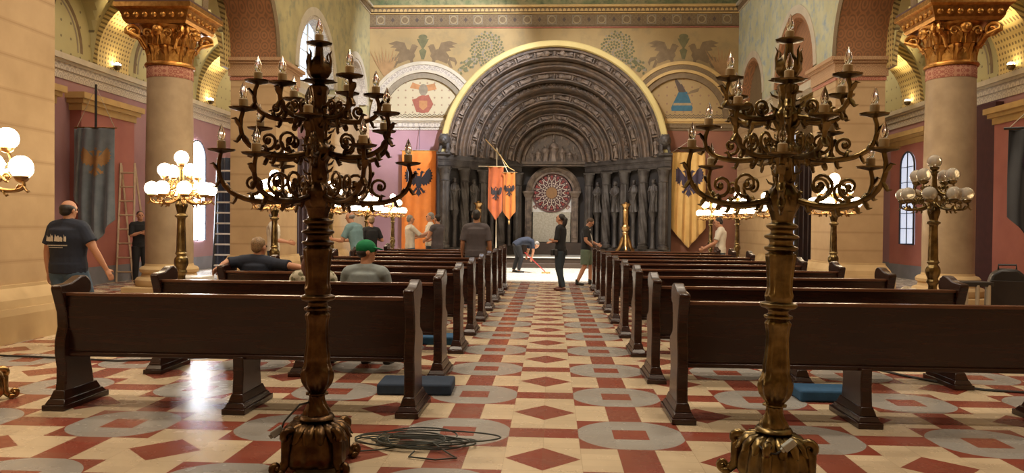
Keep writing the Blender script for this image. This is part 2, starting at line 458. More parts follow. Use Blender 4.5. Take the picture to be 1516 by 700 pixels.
XN = 6.75; XO = 7.9; XT = 7.15; XA = 11.2; YB = 28.6; SPR = 5.55
for sx, side in ((-1, 'left'), (1, 'right')):
    pos = lambda u, w, z, sx=sx: (sx*w, u, z)
    up = M_FRESCO if sx < 0 else M_FRESCO_R
    arcade('wall_nave_'+side, pos, [('s', -4, 10.3, 0), ('a', 10.3, 14.15, SPR+.05, None), ('s', 14.15, 14.95, SPR+.02),
           ('a', 14.95, 18.85, SPR+.05, None), ('s', 18.85, 20.45, 0)], 11.8, XN, XO, SPR, [M_STONE, up, M_SOFFIT])
    arcade('wall_choir_'+side, pos, [('a', 20.45, 24.0, 5.7, None), ('s', 24.0, 25.35, 0),
           ('a', 25.35, 28.15, 5.85, 5.3), ('s', 28.15, YB, 0)], 11.8, XN, XT, SPR, [M_STONE, up, M_SOFFITL if sx < 0 else M_SOFFIT])
    # painted arch borders standing a little proud of the wall
    def arch_band(name, c, r0, r1, sp, w0, w1, m, n=28):
        mb = MB()
        for i in range(n):
            a0, a1 = pi*i/n, pi*(i+1)/n
            for r in (r0, r1):
                mb.add([pos(c-r*cos(a), w, sp+r*sin(a)) for a, w in ((a0, w0), (a1, w0), (a1, w1), (a0, w1))], [(0, 1, 2, 3)])
            mb.add([pos(c-r*cos(a), w0, sp+r*sin(a)) for a, r in ((a0, r0), (a1, r0), (a1, r1), (a0, r1))], [(0, 1, 2, 3)])
        return struct(mb, name, m, fix=False)
    mtl = M_SOFFITL if sx < 0 else M_SOFFIT
    arch_band('trim_arch_border', 22.225, 1.775, 2.0, 5.7, XN-.02, XN+.0, M_CORN if sx < 0 else M_CORN)
    arch_band('trim_arch_lining', 22.225, 1.66, 1.775, 5.7, XN+.01, XT-.01, mtl)
    arch_band('trim_arch_border', 26.75, 1.40, 1.62, 5.85, XN-.02, XN, M_CORN)
    arch_band('trim_arch_lining', 26.75, 1.30, 1.40, 5.85, XN+.01, XN+.3, mtl)
    struct(MB().box(*sorted((sx*(XN+.28), sx*(XN+.34))), 25.3, 28.2, 5.3, 7.4), 'wall_blind_arch_'+side, M_SOFFITL if sx < 0 else M_BAND)
    for c in (12.225, 16.9):
        arch_band('trim_arch_border', c, 1.93, 2.16, SPR+.05, XN-.025, XN, M_BAND)
    # imposts and plinths of the piers
    for y0, y1, tag_ in ((-4, 10.3, ''), (18.85, 20.45, ''), (24.0, 25.35, 'b')):
        mb = MB()
        z1 = SPR if not tag_ else 5.5
        xo_ = XT if tag_ else XO
        for e, za, zb2, mi in ((.02, z1-.52, z1-.44, 1), (.05, z1-.42, z1-.12, 0), (.10, z1-.12, z1-.06, 0), (.16, z1-.06, z1+.02, 0)):
            mb.box(*sorted((sx*(XN-e), sx*(xo_+e))), y0-e, y1+e, za, zb2, mi)
        struct(mb, 'trim_impost', [M_IMP if not tag_ else M_CORN, M_REDBAND])
        mb = MB()
        a = lambda e: (*sorted((sx*(XN-e), sx*(xo_+e))), y0-e, y1+e)
        mb.box(*a(.22), 0, .34); mb.frus(a(.22), .34, a(.20), .42); mb.frus(a(.16), .42, a(.14), .52)
        mb.frus(a(.14), .52, a(.05), .66); mb.box(*a(.05), .66, .70)
        struct(mb, 'trim_plinth', M_STONE2)
    # aisle outer wall, with dado and cornice
    mb = MB()
    x0, x1 = sorted((sx*XA, sx*(XA+.3)))
    mb.box(x0, x1, -4, 33, 0.0, .42, 1); mb.box(x0, x1, -4, 33, .42, 4.98, 0); mb.box(x0, x1, -4, 33, 4.98, 8.9, 2)
    struct(mb, 'wall_aisle_'+side, [M_MAUVE, M_DADO, M_VAULT])
    mb = MB()
    for e, za, zb2, mi in ((.03, 4.78, 4.98, 2), (.06, 4.98, 5.14, 1), (.10, 5.14, 5.2, 0), (.16, 5.2, 5.33, 0)):
        mb.box(*sorted((sx*(XA-e), sx*(XA+.05))), -3.9, 28.5, za, zb2, mi)
    struct(mb, 'trim_aisle_cornice', [M_CORN, M_SOFFITL, M_SOFFITL])
    # transverse arches of the aisle
    for k, (ya, yb) in enumerate(((8.9, 10.3), (14.2, 14.9), (18.5, 19.9), (24.0, 25.2))):
        p2 = lambda u, w, z, sx=sx: (sx*u, w, z)
        arcade('trim_transverse_arch', p2, [('s', 7.9, 8.02, 5.3), ('a', 8.02, 11.08, 5.5, None), ('s', 11.08, 11.2, 5.3)],
               7.75, ya, yb, 5.2, [M_CORN, M_DOTS, M_DOTS])
    # vaults
    for ya, yb in ((2, 8.9), (10.3, 14.2), (14.9, 18.5), (19.9, 24.0)):
        H = 2.05; hw = 1.65; cx = (XO+XA)/2; hl = (yb-ya)/2; cy = (ya+yb)/2
        def vf(u, v):
            x = -1+2*u; y = -1+2*v
            h = H*max(sqrt(max(0, 1-x*x)), sqrt(max(0, 1-y*y)))
            return (sx*(cx+x*hw), cy+y*hl, 5.38+h)
        struct(MB().grid(vf, 32, 32), 'ceiling_vault', M_VAULT, fix=False)
    struct(MB().box(*sorted((sx*XT, sx*XA)), 25.2, 28.6, 8.8, 8.9), 'ceiling_aisle', M_FRESCO)
    # end wall of the aisle
    struct(MB().box(*sorted((sx*XT, sx*(XA+.3))), 28.6, 28.8, 0, 8.9), 'wall_aisle_end_'+side, M_MAUVE if sx < 0 else M_BAND)

# painted figures in the aisle lunettes
def mural(name, polys, mats, y=None, xside=None, d=.004, parent=None):
    """flat painted shapes: polys = [(list of (u,z), material index, layer)]"""
    mb = MB()
    for k_, (poly, mi, lay) in enumerate(polys):
        e = d+.0015*lay+.00005*k_
        if y is not None: mb.add([(u, y-e, z) for u, z in poly], [tuple(range(len(poly)))], mi)
        else: mb.add([(xside[0]-xside[1]*e, u, z) for u, z in poly], [tuple(range(len(poly)))], mi)
    return struct(mb, name, mats, fix=False)
def circ(cx, cz, r, n=20, rz=None):
    return [(cx+r*cos(2*pi*i/n), cz+(rz or r)*sin(2*pi*i/n)) for i in range(n)]
def ringpolys(cx, cz, r0, r1, a0=0, a1=2*pi, n=24, mi=0, lay=0):
    out = []
    for i in range(n):
        a, b = a0+(a1-a0)*i/n, a0+(a1-a0)*(i+1)/n
        out.append(([(cx+r0*cos(a), cz+r0*sin(a)), (cx+r0*cos(b), cz+r0*sin(b)), (cx+r1*cos(b), cz+r1*sin(b)), (cx+r1*cos(a), cz+r1*sin(a))], mi, lay))
    return out
PM = [mat('paint_brown', (.20, .135, .07), .9), mat('paint_green', (.155, .14, .065), .9), mat('paint_red', (.33, .11, .07), .9),
      mat('paint_blue', (.05, .13, .17), .9), mat('paint_cream', (.34, .25, .13), .9), mat('paint_dark', (.10, .07, .05), .9),
      mat('paint_orange', (.46, .22, .09), .9), mat('paint_lightblue', (.28, .42, .46), .9), mat('paint_grey', (.27, .22, .15), .9)]
for sx in (-1, 1):
    for cy, hl in ((12.25, 1.95), (16.7, 1.8), (21.95, 2.05)):
        p = ringpolys(cy, 5.5, hl*.72, hl*.78, 0, pi, 24, 0)+ringpolys(cy, 5.5, hl*.66, hl*.69, 0, pi, 24, 8)
        z = 5.6
        p += [(circ(cy, z+.30, .17, 14, .30), 3 if cy < 20 else 5, 1), (circ(cy, z+.72, .20, 14, .26), 7 if cy < 20 else 5, 2),
              (circ(cy, z+1.08, .12, 14), 5, 2), ([(cy-.35, z+.8), (cy-.1, z+.72), (cy-.1, z+.9), (cy-.42, z+1.02)], 5, 2),
              ([(cy+.35, z+.8), (cy+.1, z+.72), (cy+.1, z+.9), (cy+.42, z+1.02)], 5, 2)]
        mural('trim_lunette_painting', p, PM, xside=(sx*XA, sx))

# pilasters with yellow capitals on the aisle walls, windows and doors between them
def niche(sx, y0, y1, ztop=4.1, m=M_PINK):
    mb = MB()
    mb.box(*sorted((sx*(XA-.28), sx*XA)), y0, y1, .42, ztop, 0)
    mb.box(*sorted((sx*(XA-.30), sx*XA)), y0, y1, 0, .42, 2)
    for e, za, zb2 in ((.32, ztop, ztop+.16), (.40, ztop+.16, ztop+.26), (.47, ztop+.26, ztop+.40)):
        mb.box(*sorted((sx*(XA-e), sx*XA)), y0-e+.28, y1+e-.28, za, zb2, 1)
    struct(mb, 'trim_wall_pier', [m, M_CORNY, M_DADO])
niche(-1, 17.6, 19.9); niche(-1, 13.0, 16.6, 4.1, M_DRED); niche(-1, 21.6, 22.6)
niche(1, 16.6, 19.75); niche(1, 23.2, 25.6); niche(1, 12, 15.5)
struct(MB().box(11.0, 11.19, 19.85, 21.6, 0, 4.7), 'wall_recess_right', mat('recess_dark_red', (.06, .015, .014), .9))  # flat near-black red panel in place of a recess
def arched_window(name, sx, yc, hw, z0, z1, m, dep=.30):
    xs = sx*(XA-dep-.01)
    sp = z1-hw
    poly = [(yc-hw, z0)]+[(yc-hw*cos(pi*i/14), sp+hw*sin(pi*i/14)) for i in range(15)]+[(yc+hw, z0)]
    o = MB().prism(poly, lambda u, v: (xs, u, v), lambda u, v: (xs+sx*.02, u, v)).build(name, m, kind='structure')
    fr = MB()
    fx = xs-sx*.02
    pts = [(fx, u, v) for u, v in poly]; fr.tube(pts+[pts[0]], .028, 6)
    fr.tube([(fx, yc, z0), (fx, yc, z1)], .015, 6)
    k = int((sp-z0)/.45)
    for i in range(1, k+1): fr.tube([(fx, yc-hw, z0+i*(sp-z0)/k), (fx, yc+hw, z0+i*(sp-z0)/k)], .012, 6)
    f = fr.build('window_frame', M_LEAD, o)
    return o
arched_window('window_1', -1, 24.05, .56, .95, 4.1, M_SKY, .02)
struct(MB().box(-8.56, -8.30, 28.54, 28.58, .9, 4.3), 'window_4', emis('slit_window', (.85, .92, 1), 6))
struct(MB().box(8.28, 8.80, 28.54, 28.58, .3, 5.0), 'window_5', M_SKY2)
arched_window('window_2', 1, 24.3, .46, 1.06, 3.87, M_SKY2)
# glazed upper part of the arch between the left piers
poly = [(20.46, 5.45)]+[(22.225-1.76*cos(pi*i/20), 5.7+1.76*sin(pi*i/20)) for i in range(21)]+[(23.99, 5.45)]
w3 = MB().prism(poly, lambda u, v: (-XN-.34, u, v), lambda u, v: (-XN-.37, u, v)).build('window_3', emis('high_window', (.50, .72, 1), 1.1), kind='structure')
fr = MB(); fx = -XN-.32
for yy in (20.9, 21.55, 22.225, 22.9, 23.55): fr.tube([(fx, yy, 5.45), (fx, yy, 5.7+sqrt(1.76**2-(yy-22.225)**2))], .035 if abs(yy-22.225) < .1 else .016, 6)
for zz in (5.95, 6.45, 6.95): fr.tube([(fx, 22.225-sqrt(1.76**2-(zz-5.7)**2), zz), (fx, 22.225+sqrt(1.76**2-(zz-5.7)**2), zz)], .016, 6)
fr.build('window_frame', M_WHITE, w3)
for sx in (-1, 1):
    struct(MB().box(*sorted((sx*(XN+.10), sx*(XT))), 20.45, 24.0, 5.25, 5.45), 'trim_transom', M_CORN)
    struct(MB().box(*sorted((sx*(XN+.30), sx*(XN+.38))), 20.45, 24.0, 5.45, 7.5), 'wall_arch_infill', M_SOFFIT) if sx > 0 else None
# ---------------------------------------------------------------- end wall
PX = .10          # portal axis
mb = MB()
for x0, x1, mi in ((-XN, PX-4.0, 0), (PX+4.0, XN, 1)):
    mb.box(x0, x1, YB, YB+.3, 0, 5.2, mi)
ZC = 4.05
def wall_hole(u):   # height of the portal arch at x
    d = abs(u-PX); return ZC+sqrt(max(0, 4.0**2-d*d)) if d < 4.0 else 5.2
xs = [-XN+(2*XN)*i/90 for i in range(91)]
xs += [PX-4.0, PX+4.0, PX-3.97, PX+3.97]; xs = sorted(xs)
for a, b in zip(xs, xs[1:]):
    mid = (a+b)/2; za = wall_hole(a) if abs(mid-PX) < 4 else 5.2; zb2 = wall_hole(b) if abs(mid-PX) < 4 else 5.2
    mb.add([(a, YB, za), (b, YB, zb2), (b, YB, 8.78), (a, YB, 8.78)], [(0, 1, 2, 3)], 2)
mb.add([(-XN, YB, 8.78), (XN, YB, 8.78), (XN, YB, 9.30), (-XN, YB, 9.30)], [(0, 1, 2, 3)], 3)
mb.add([(-XN, YB, 9.3), (XN, YB, 9.3), (XN, YB, 11.8), (-XN, YB, 11.8)], [(0, 1, 2, 3)], 4)
struct(mb, 'wall_back', [M_MAUVE, M_RUST, M_OCHRE, M_BAND, fresco_material('dark_green_fresco', (.14, .17, .07), (.30, .26, .12), (.09, .10, .05), 2.5)], fix=False)
struct(MB().add([(-7.9, -4, 11.8), (7.9, -4, 11.8), (7.9, 29, 11.8), (-7.9, 29, 11.8)], [(0, 1, 2, 3)]), 'ceiling', mat('ceiling_wood', (.25, .17, .1), .8), fix=False)
struct(MB().add([(-12, -4, 0), (12, -4, 0), (12, -4, 11.8), (-12, -4, 11.8)], [(0, 1, 2, 3)]), 'wall_rear', M_STONE, fix=False)
# cornices
mb = MB()
for e, za, zb2, mi in ((.04, 8.76, 8.80, 1), (.03, 8.84, 8.86, 2), (.05, 9.28, 9.32, 0), (.07, 9.34, 9.50, 2), (.16, 9.50, 9.58, 0)):
    mb.box(-XN, XN, YB-e, YB, za, zb2, mi)
for i in range(86):
    x = -XN+.08+i*.158
    mb.add([(x+.066*cos(pi*j/6), YB-.085, 9.36+.10*sin(pi*j/6)) for j in range(7)], [tuple(range(7))], 0)
struct(mb, 'trim_cornice', [M_CORNY, PM[2], M_BAND])
for sx in (-1, 1):
    mb = MB()
    for e, za, zb2, mi in ((.04, 9.30, 9.34, 0), (.07, 9.34, 9.50, 1), (.16, 9.50, 9.58, 0)):
        mb.box(*sorted((sx*(XN-e), sx*XN)), 20, YB, za, zb2, mi)
    struct(mb, 'trim_cornice', [M_CORN, M_BAND])
# rosettes of the frieze
p = []
for i in range(15):
    cx = -6.35+i*.905; cz = 9.07
    p += ringpolys(cx, cz, .11, .15, n=12, mi=4)+ringpolys(cx, cz, .20, .235, a0=pi/4, a1=pi/4+2*pi, n=4, mi=8)+[(circ(cx, cz, .05, 8), 0, 0)]
    if i < 14: p += [([(cx+.38, cz), (cx+.45, cz+.09), (cx+.52, cz), (cx+.45, cz-.09)], 5, 0)]
mural('trim_frieze_rosettes', p, PM, y=YB)
# lunettes with coats of arms
def half(cx, cz, r, n=24): return [(cx+r*cos(pi*i/n), cz+r*sin(pi*i/n)) for i in range(n+1)]
for sx, cx in ((-1, -4.72), (1, 4.72)):
    zb = 5.42
    mb = MB()
    for r0, r1, e, mi in ((1.98, 2.10, .16, 0), (1.80, 1.98, .13, 1), (1.70, 1.80, .16, 0), (1.50, 1.70, .10, 2)):
        n = 36
        for i in range(n):
            a, b = pi*i/n, pi*(i+1)/n
            q = [(cx+r*cos(t), zb+r*sin(t)) for r, t in ((r0, a), (r1, a), (r1, b), (r0, b))]
            if any(abs(x) > XN-.02 or (x-PX)**2+(z-ZC)**2 < 4.05**2 for x, z in q): continue
            mb.add([(x, YB-e, z) for x, z in q]+[(x, YB, z) for x, z in q], [(0, 1, 2, 3), (0, 4, 5, 1), (1, 5, 6, 2), (2, 6, 7, 3), (3, 7, 4, 0)], mi)
    struct(mb, 'trim_lunette_arch', [M_CORN if sx < 0 else M_CORNY, M_SOFFITL if sx < 0 else M_BAND, PM[8] if sx < 0 else PM[0]])
    field = []
    for q in half(cx, zb, 1.5, 60):
        d_ = sqrt((q[0]-PX)**2+(q[1]-ZC)**2)
        field.append(q if d_ > 4.06 else (PX+(q[0]-PX)*4.06/d_, max(zb, ZC+(q[1]-ZC)*4.06/d_)))
    mural('wall_lunette', [(field, 0, 0)], [M_LUNW if sx < 0 else M_LUN], y=YB, d=.002)
    # zigzag and little cornice
    zz = []
    x0, x1 = (cx-1.62, PX-4.05) if sx < 0 else (PX+4.05, cx+1.62)
    x0, x1 = min(x0, x1), max(x0, x1)
    nz = 26
    for j, zc in enumerate((5.50, 5.58)):
        for i in range(nz):
            xa, xb = x0+(x1-x0)*i/nz, x0+(x1-x0)*(i+1)/nz; h = .03 if i % 2 else -.03
            zz.append(([(xa, zc-h-.012), (xb, zc+h-.012), (xb, zc+h+.012), (xa, zc-h+.012)], 5, 0))
    mural('trim_zigzag', zz, PM, y=YB, d=.006)
    mb = MB()
    xe = (-XN, PX-4.02) if sx < 0 else (PX+4.02, XN)
    for e, za, z2, mi in ((.16, 5.34, 5.44, 0), (.11, 5.28, 5.34, 0), (.07, 5.12, 5.28, 1), (.03, 5.02, 5.12, 1)):
        mb.box(*xe, YB-e, YB, za, z2, mi)
    struct(mb, 'trim_lunette_cornice', [M_CORN if sx < 0 else M_CORNY, M_SOFFITL if sx < 0 else M_BAND])
    # knight's helm and shield
    sc = 1.0; zc = 5.72; c0 = cx-.02 if sx < 0 else cx+.05
    if sx < 0:
        p = [([(c0-.42*1, zc+.42), (c0+.2, zc+.60), (c0+.38, zc+.25), (c0+.2, zc-.05), (c0-.25, zc-.05)], 2, 1), (circ(c0, zc+.78, .17, 12, .22), 8, 2),
             ([(c0-.5, zc+.85), (c0-.15, zc+.78), (c0-.1, zc+.95), (c0-.4, zc+1.05)], 6, 1), ([(c0+.5, zc+.8), (c0+.15, zc+.72), (c0+.1, zc+.95), (c0+.42, zc+1.02)], 6, 1),
             (circ(c0, zc+.25, .34, 18, .33), 2, 2), ([(c0-.15, zc+.38), (c0+.15, zc+.38), (c0+.15, zc+.15), (c0, zc+.02), (c0-.15, zc+.15)], 6, 3)]
    else:
        p = [([(c0-.40, zc+.02), (c0+.33, zc+.02), (c0+.36, zc+.14), (c0+.15, zc+.72), (c0-.15, zc+.72), (c0-.42, zc+.14)], 3, 1), ([(c0-.36, zc+.22), (c0+.32, zc+.22), (c0+.29, zc+.31), (c0-.32, zc+.31)], 4, 2),
             ([(c0-.15, zc+.70), (c0+.12, zc+.70), (c0-.04, zc+1.0), (c0-.26, zc+1.22), (c0-.30, zc+1.10)], 5, 2), ([(c0+.1, zc+.6), (c0+.55, zc+.72), (c0+.6, zc+.86), (c0+.28, zc+.75)], 0, 2), ([(c0-.08, zc+.98), (c0-.26, zc+1.22), (c0-.22, zc+1.28), (c0-.02, zc+1.04)], 4, 3)]
    mural('trim_coat_of_arms', p, PM, y=YB)
    # griffins either side of a vase
    g = []; vx = cx+.05*sx; vz = 7.62
    g += [([(vx-.05, vz), (vx+.05, vz), (vx+.14, vz+.32), (vx+.03, vz+.4), (vx+.16, vz+.62), (vx+.22, vz+.75), (vx-.22, vz+.75), (vx-.16, vz+.62), (vx-.03, vz+.4), (vx-.14, vz+.32)], 1, 1),
          (circ(vx, vz+.82, .17, 12, .10), 1, 2)]
    for s2 in (-1, 1):
        G = lambda pts: [(vx+s2*x*1.0, vz+z) for x, z in pts]
        g += [(G([(.28, .12), (.34, .30), (.55, .38), (.85, .30), (.98, .12), (.90, -.16), (.55, -.02), (.40, -.05)]), 0, 0),      # body
              (G([(.30, .25), (.22, .42), (.28, .55), (.40, .56), (.46, .42), (.50, .30)]), 0, 1), (G([(.16, .46), (.25, .52), (.27, .42)]), 0, 1),
              (G([(.55, .30), (.68, .62), (1.0, .68), (1.28, .58), (1.08, .52), (1.22, .44), (.98, .42), (1.05, .32), (.85, .28)]), 0, 1),
              (G([(.90, -.1), (1.02, -.3), (1.12, -.32), (1.0, 0)]), 0, 1), (G([(.36, .0), (.34, -.2), (.26, -.25), (.44, -.22), (.48, 0)]), 0, 1),
              (G([(.95, .1), (1.2, .06), (1.28, -.12), (1.22, -.24), (1.18, -.1), (.98, -.02)]), 0, 1)]
    mural('trim_griffin_painting', g, PM, y=YB)
    # round tree beside the portal arch
    t = []; tx = sx*2.38+.0
    rnd = random.Random(3)
    k = 0
    for i in range(130):
        a = i*2.39996; r = sqrt((i+.5)/130)*.62
        t.append((circ(tx+r*cos(a), 7.98+r*sin(a)*1.05, .045, 7), 1 if i % 4 else 8, i % 3))
    for i in range(60):
        x = tx+sx*(.30+rnd.random()*.75); z = 7.60-abs(x-tx)*.55+rnd.random()*.42
        if (x-PX)**2+(z-ZC)**2 > 4.25**2: t.append((circ(x, z, .045, 7), 1 if i % 4 else 8, i % 5))
    mural('trim_tree_painting', t, PM, y=YB)
    # tall plume near the corner
    t = []
    for i in range(9):
        a = radians(60+i*7.5); L = 1.0+.12*(i % 3); bx = sx*6.15; bz = 6.9
        t.append(([(bx, bz), (bx+.5*L*cos(a)-.04, bz+.5*L*sin(a)), (bx+L*cos(a), bz+L*sin(a)), (bx+.5*L*cos(a)+.05, bz+.5*L*sin(a))], 0, i))
    mural('trim_plume_painting', t, [mat('paint_faded', (.36, .21, .09), .9)], y=YB, d=.006)

# ---------------------------------------------------------------- steps in front of the portal
struct(MB().box(PX-4.6, PX+4.6, 27.8, 28.15, 0, .17, 0), 'floor_lower_step', M_STEPD, bevel=.01)
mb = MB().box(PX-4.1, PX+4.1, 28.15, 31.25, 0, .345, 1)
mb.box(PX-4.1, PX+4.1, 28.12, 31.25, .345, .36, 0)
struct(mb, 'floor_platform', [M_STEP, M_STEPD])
struct(MB().box(PX-1.3, PX+1.3, 31.25, 32.6, 0, .84), 'floor_door_step', M_STEPD, bevel=.01)

# ---------------------------------------------------------------- arcade columns with gilded capitals
def spiral(c, r0, turns, ax_u, ax_v, rad, n=26, taper=.35):
    c = Vector(c); u = Vector(ax_u); v = Vector(ax_v); pts = []; rr = []
    for i in range(n+1):
        t = i/n; a = t*turns*2*pi; r = r0*(1-t*.85)
        pts.append(c+u*(r*cos(a))+v*(r*sin(a))); rr.append(rad*(1-t*(1-taper)))
    return pts, rr
def leaf_mb(h, w, out, th=.02):
    """acanthus leaf: rises, leans out and curls over at the tip; local +x is outward"""
    mb = MB(); n = 10
    def f(u, v):
        t = v; z = h*(sin(t*pi*.56)/sin(pi*.56)) if t < .999 else h*sin(.56*pi)/sin(.56*pi)
        z = h*(1-(1-t)**1.7) - .28*h*max(0, t-.72)**1.0*1.6
        x = out*t**2.2 + (.06*h if t > .8 else 0)*(t-.8)*5
        ww = w*(.55+.55*sin(pi*min(1, t*1.05)))*(1 if t < .85 else (1-t)/.15*.9+.1)
        lob = 1+.16*sin(t*22)
        y = (u-.5)*ww*lob
        x += -.9*abs(u-.5)**1.6*w*.6+.02*cos(u*6*pi)
        return (x, y, z)
    mb.grid(f, 8, 14)
    o = len(mb.v)
    def g(u, v):
        p = f(u, v); return (p[0]-th, p[1], p[2])
    mb.grid(g, 8, 14)
    return mb
COLX = 7.27; COLY = 14.55
for sx, side in ((-1, 'left'), (1, 'right')):
    root = empty('arcade_column', 'round pale marble column with gilded leaf capital in the '+side+' arcade', 'column', (sx*COLX, COLY, 0), 0, None)
    q = .62
    mb = MB().box(-q, q, -q, q, 0, .30)
    mb.build('plinth', M_STONE2, root, bevel=.02)
    prof = [(.58, .30), (.60, .34), (.60, .42), (.57, .46), (.50, .48), (.48, .54), (.52, .57), (.53, .62), (.50, .66), (.44, .68), (.43, .72)]
    MB().lathe(prof, 48).build('base', M_STONE2, root)
    MB().lathe([(.425, .72), (.43, 1.2), (.428, 2.5), (.405, 4.22)], 64).build('shaft', M_COLUMN, root)
    MB().lathe([(.41, 4.22), (.415, 4.23), (.415, 4.42), (.41, 4.43)], 48).build('neck_band', M_REDBAND, root)
    cap = MB()
    cap.lathe([(.41, 4.43), (.44, 4.44), (.455, 4.47), (.44, 4.50), (.40, 4.52), (.40, 4.75), (.43, 4.98), (.50, 5.12), (.56, 5.18), (.50, 5.19)], 48)
    cap.build('capital_bell', M_GOLD, root)
    lv = MB(); lf = leaf_mb(.34, .30, .13); lf2 = leaf_mb(.52, .26, .19)
    for i in range(10):
        lv.merge(lf, Matrix.Rotation(2*pi*i/10, 4, 'Z') @ Matrix.Translation((.40, 0, 4.50)))
        lv.merge(lf2, Matrix.Rotation(2*pi*(i+.5)/10, 4, 'Z') @ Matrix.Translation((.39, 0, 4.56)))
    lv.build('acanthus_leaves', M_GOLD, root, fix=False)
    vo = MB()
    for i in range(4):
        R = Matrix.Rotation(pi/4+i*pi/2, 4, 'Z')
        for dy in (-.045, .045):
            pts, rr = spiral((.66, dy, 5.02), .13, 1.6, (1, 0, 0), (0, 0, 1), .035)
            pts = [Vector((.44, dy*1.6, 4.75)), Vector((.55, dy*1.3, 4.93))]+[Vector((.66-.13, dy, 5.02))]*0+pts
            vo.tube([R @ p for p in pts], [.03, .035]+rr, 8)
        vo.ell(R @ Vector((.66, 0, 5.02)), (.05, .1, .05), R.to_3x3().to_4x4())
    # masks and rosettes on the four faces
    for i in range(4):
        R = Matrix.Rotation(i*pi/2, 4, 'Z')
        vo.ell(R @ Vector((.50, 0, 5.07)), (.06, .11, .11), R)
        vo.ell(R @ Vector((.55, 0, 5.06)), (.04, .05, .05), R)
        for s2 in (-1, 1):
            pts, rr = spiral((.50, s2*.20, 5.0), .09, 1.3, (0, -s2, 0), (0, 0, 1), .024)
            vo.tube([R @ p for p in pts], rr, 7)
    vo.build('volutes', M_GOLD, root)
    ab = MB()
    def sq(e): return (-e, e, -e, e)
    ab.frus(sq(.56), 5.17, sq(.60), 5.22); ab.frus(sq(.58), 5.22, sq(.66), 5.40); ab.box(*sq(.72), 5.44, 5.52); ab.frus(sq(.66), 5.40, sq(.72), 5.44)
    for i in range(4):
        R = Matrix.Rotation(i*pi/2, 4, 'Z')
        for k in range(-3, 4): ab.ell(R @ Vector((.63, k*.17, 5.31)), (.035, .055, .055), R, 8, 6)
    ab.build('abacus', [M_GOLD], root)
    MB().box(*sq(.70), 5.52, 5.57).build('abacus_top', M_BROWN, root)
# ================================================================ THE PORTAL
portal = empty('carved_portal', 'huge dark stone church portal with stepped round arches and statues, filling the end wall', 'portal', (PX, 28.0, 0))
def ring_mb(prof, n=72, cz=ZC, closed=False):
    mb = MB(); k = len(prof); vs = []; fs = []
    for i in range(n+1):
        a = pi*i/n
        for r, y in prof: vs.append((r*cos(a), y, cz+r*sin(a)))
    for i in range(n):
        for j in range(k-1): fs.append((i*k+j, i*k+j+1, (i+1)*k+j+1, (i+1)*k+j))
        if closed: fs.append((i*k+k-1, i*k, (i+1)*k, (i+1)*k+k-1))
    return mb.add(vs, fs)
def arcp(cr, cy, r, a0, a1, n=8): return [(cr+r*cos(a0+(a1-a0)*i/n), cy+r*sin(a0+(a1-a0)*i/n)) for i in range(n+1)]
mb = ring_mb([(4.12, .62), (4.12, -.02), (4.08, -.05), (3.93, -.05), (3.90, 0), (3.90, .1)])
mb.build('yellow_arch_rim', M_YELLOW, portal, fix=False)
def figure(mb, c, R, s, seed=0, wings=False, seg=8, mi=0, wid=1.0):
    """a robed figure: local z up the body, local -y towards the viewer"""
    rn = random.Random(seed)
    def P(x, y, z): return Vector(c)+R @ Vector((x*s*wid, y*s*wid, z*s))
    R4 = R.to_4x4()
    E_ = lambda p, r: mb.ell(P(*p), tuple(q*s for q in r), R4, seg, 6, mi)
    tw = rn.uniform(-.04, .04)
    ph = rn.random()*6; nf_ = rn.choice((7, 8, 9)); bend = rn.uniform(-.03, .03)
    nn = max(18, seg*3)
    def rob(u, v):
        z = .80*v; rad_ = (.135-.04*sin(pi*min(1, v*1.35))+.02*v)*(1-.55*max(0, v-.86)/.14)
        f_ = 1+(.13*(1-v)+.05)*sin(nf_*2*pi*u+ph+v*2.2)+.05*sin(3*2*pi*u+v*7)
        return P(rad_*f_*cos(2*pi*u)+bend*sin(pi*v), rad_*f_*sin(2*pi*u)*.85, z)
    mb.grid(rob, nn, 8)
    E_((0, -.01, .80), (.085, .07, .04)); E_((0, -.02, .895), (.056, .060, .075)); E_((0, .01, .905), (.066, .058, .075))
    for sx in (-1, 1):
        b = rn.uniform(-.08, .12)
        mb.tube([P(sx*.10, 0, .76), P(sx*.135, -.05, .60), P(sx*.04, -.135, .54+b)], [.042*s, .045*s, .028*s], 6, mi)
        mb.tube([P(sx*.13, -.06, .60), P(sx*.10, -.11, .42), P(sx*.07, -.12, .26)], [.03*s, .035*s, .008*s], 6, mi, flat=.5)
        if wings: mb.tube([P(sx*.10, .03, .72), P(sx*.24, .02, .6), P(sx*.2, 0, .25)], [.05*s, .06*s, .02*s], 6, mi, flat=.5)
    if rn.random() < .6: E_((rn.uniform(-.08, .08), -.14, .55), (.05, .03, .06))
NO = 4
def order_ry(i): return 3.90-.655*i, .10+.80*i
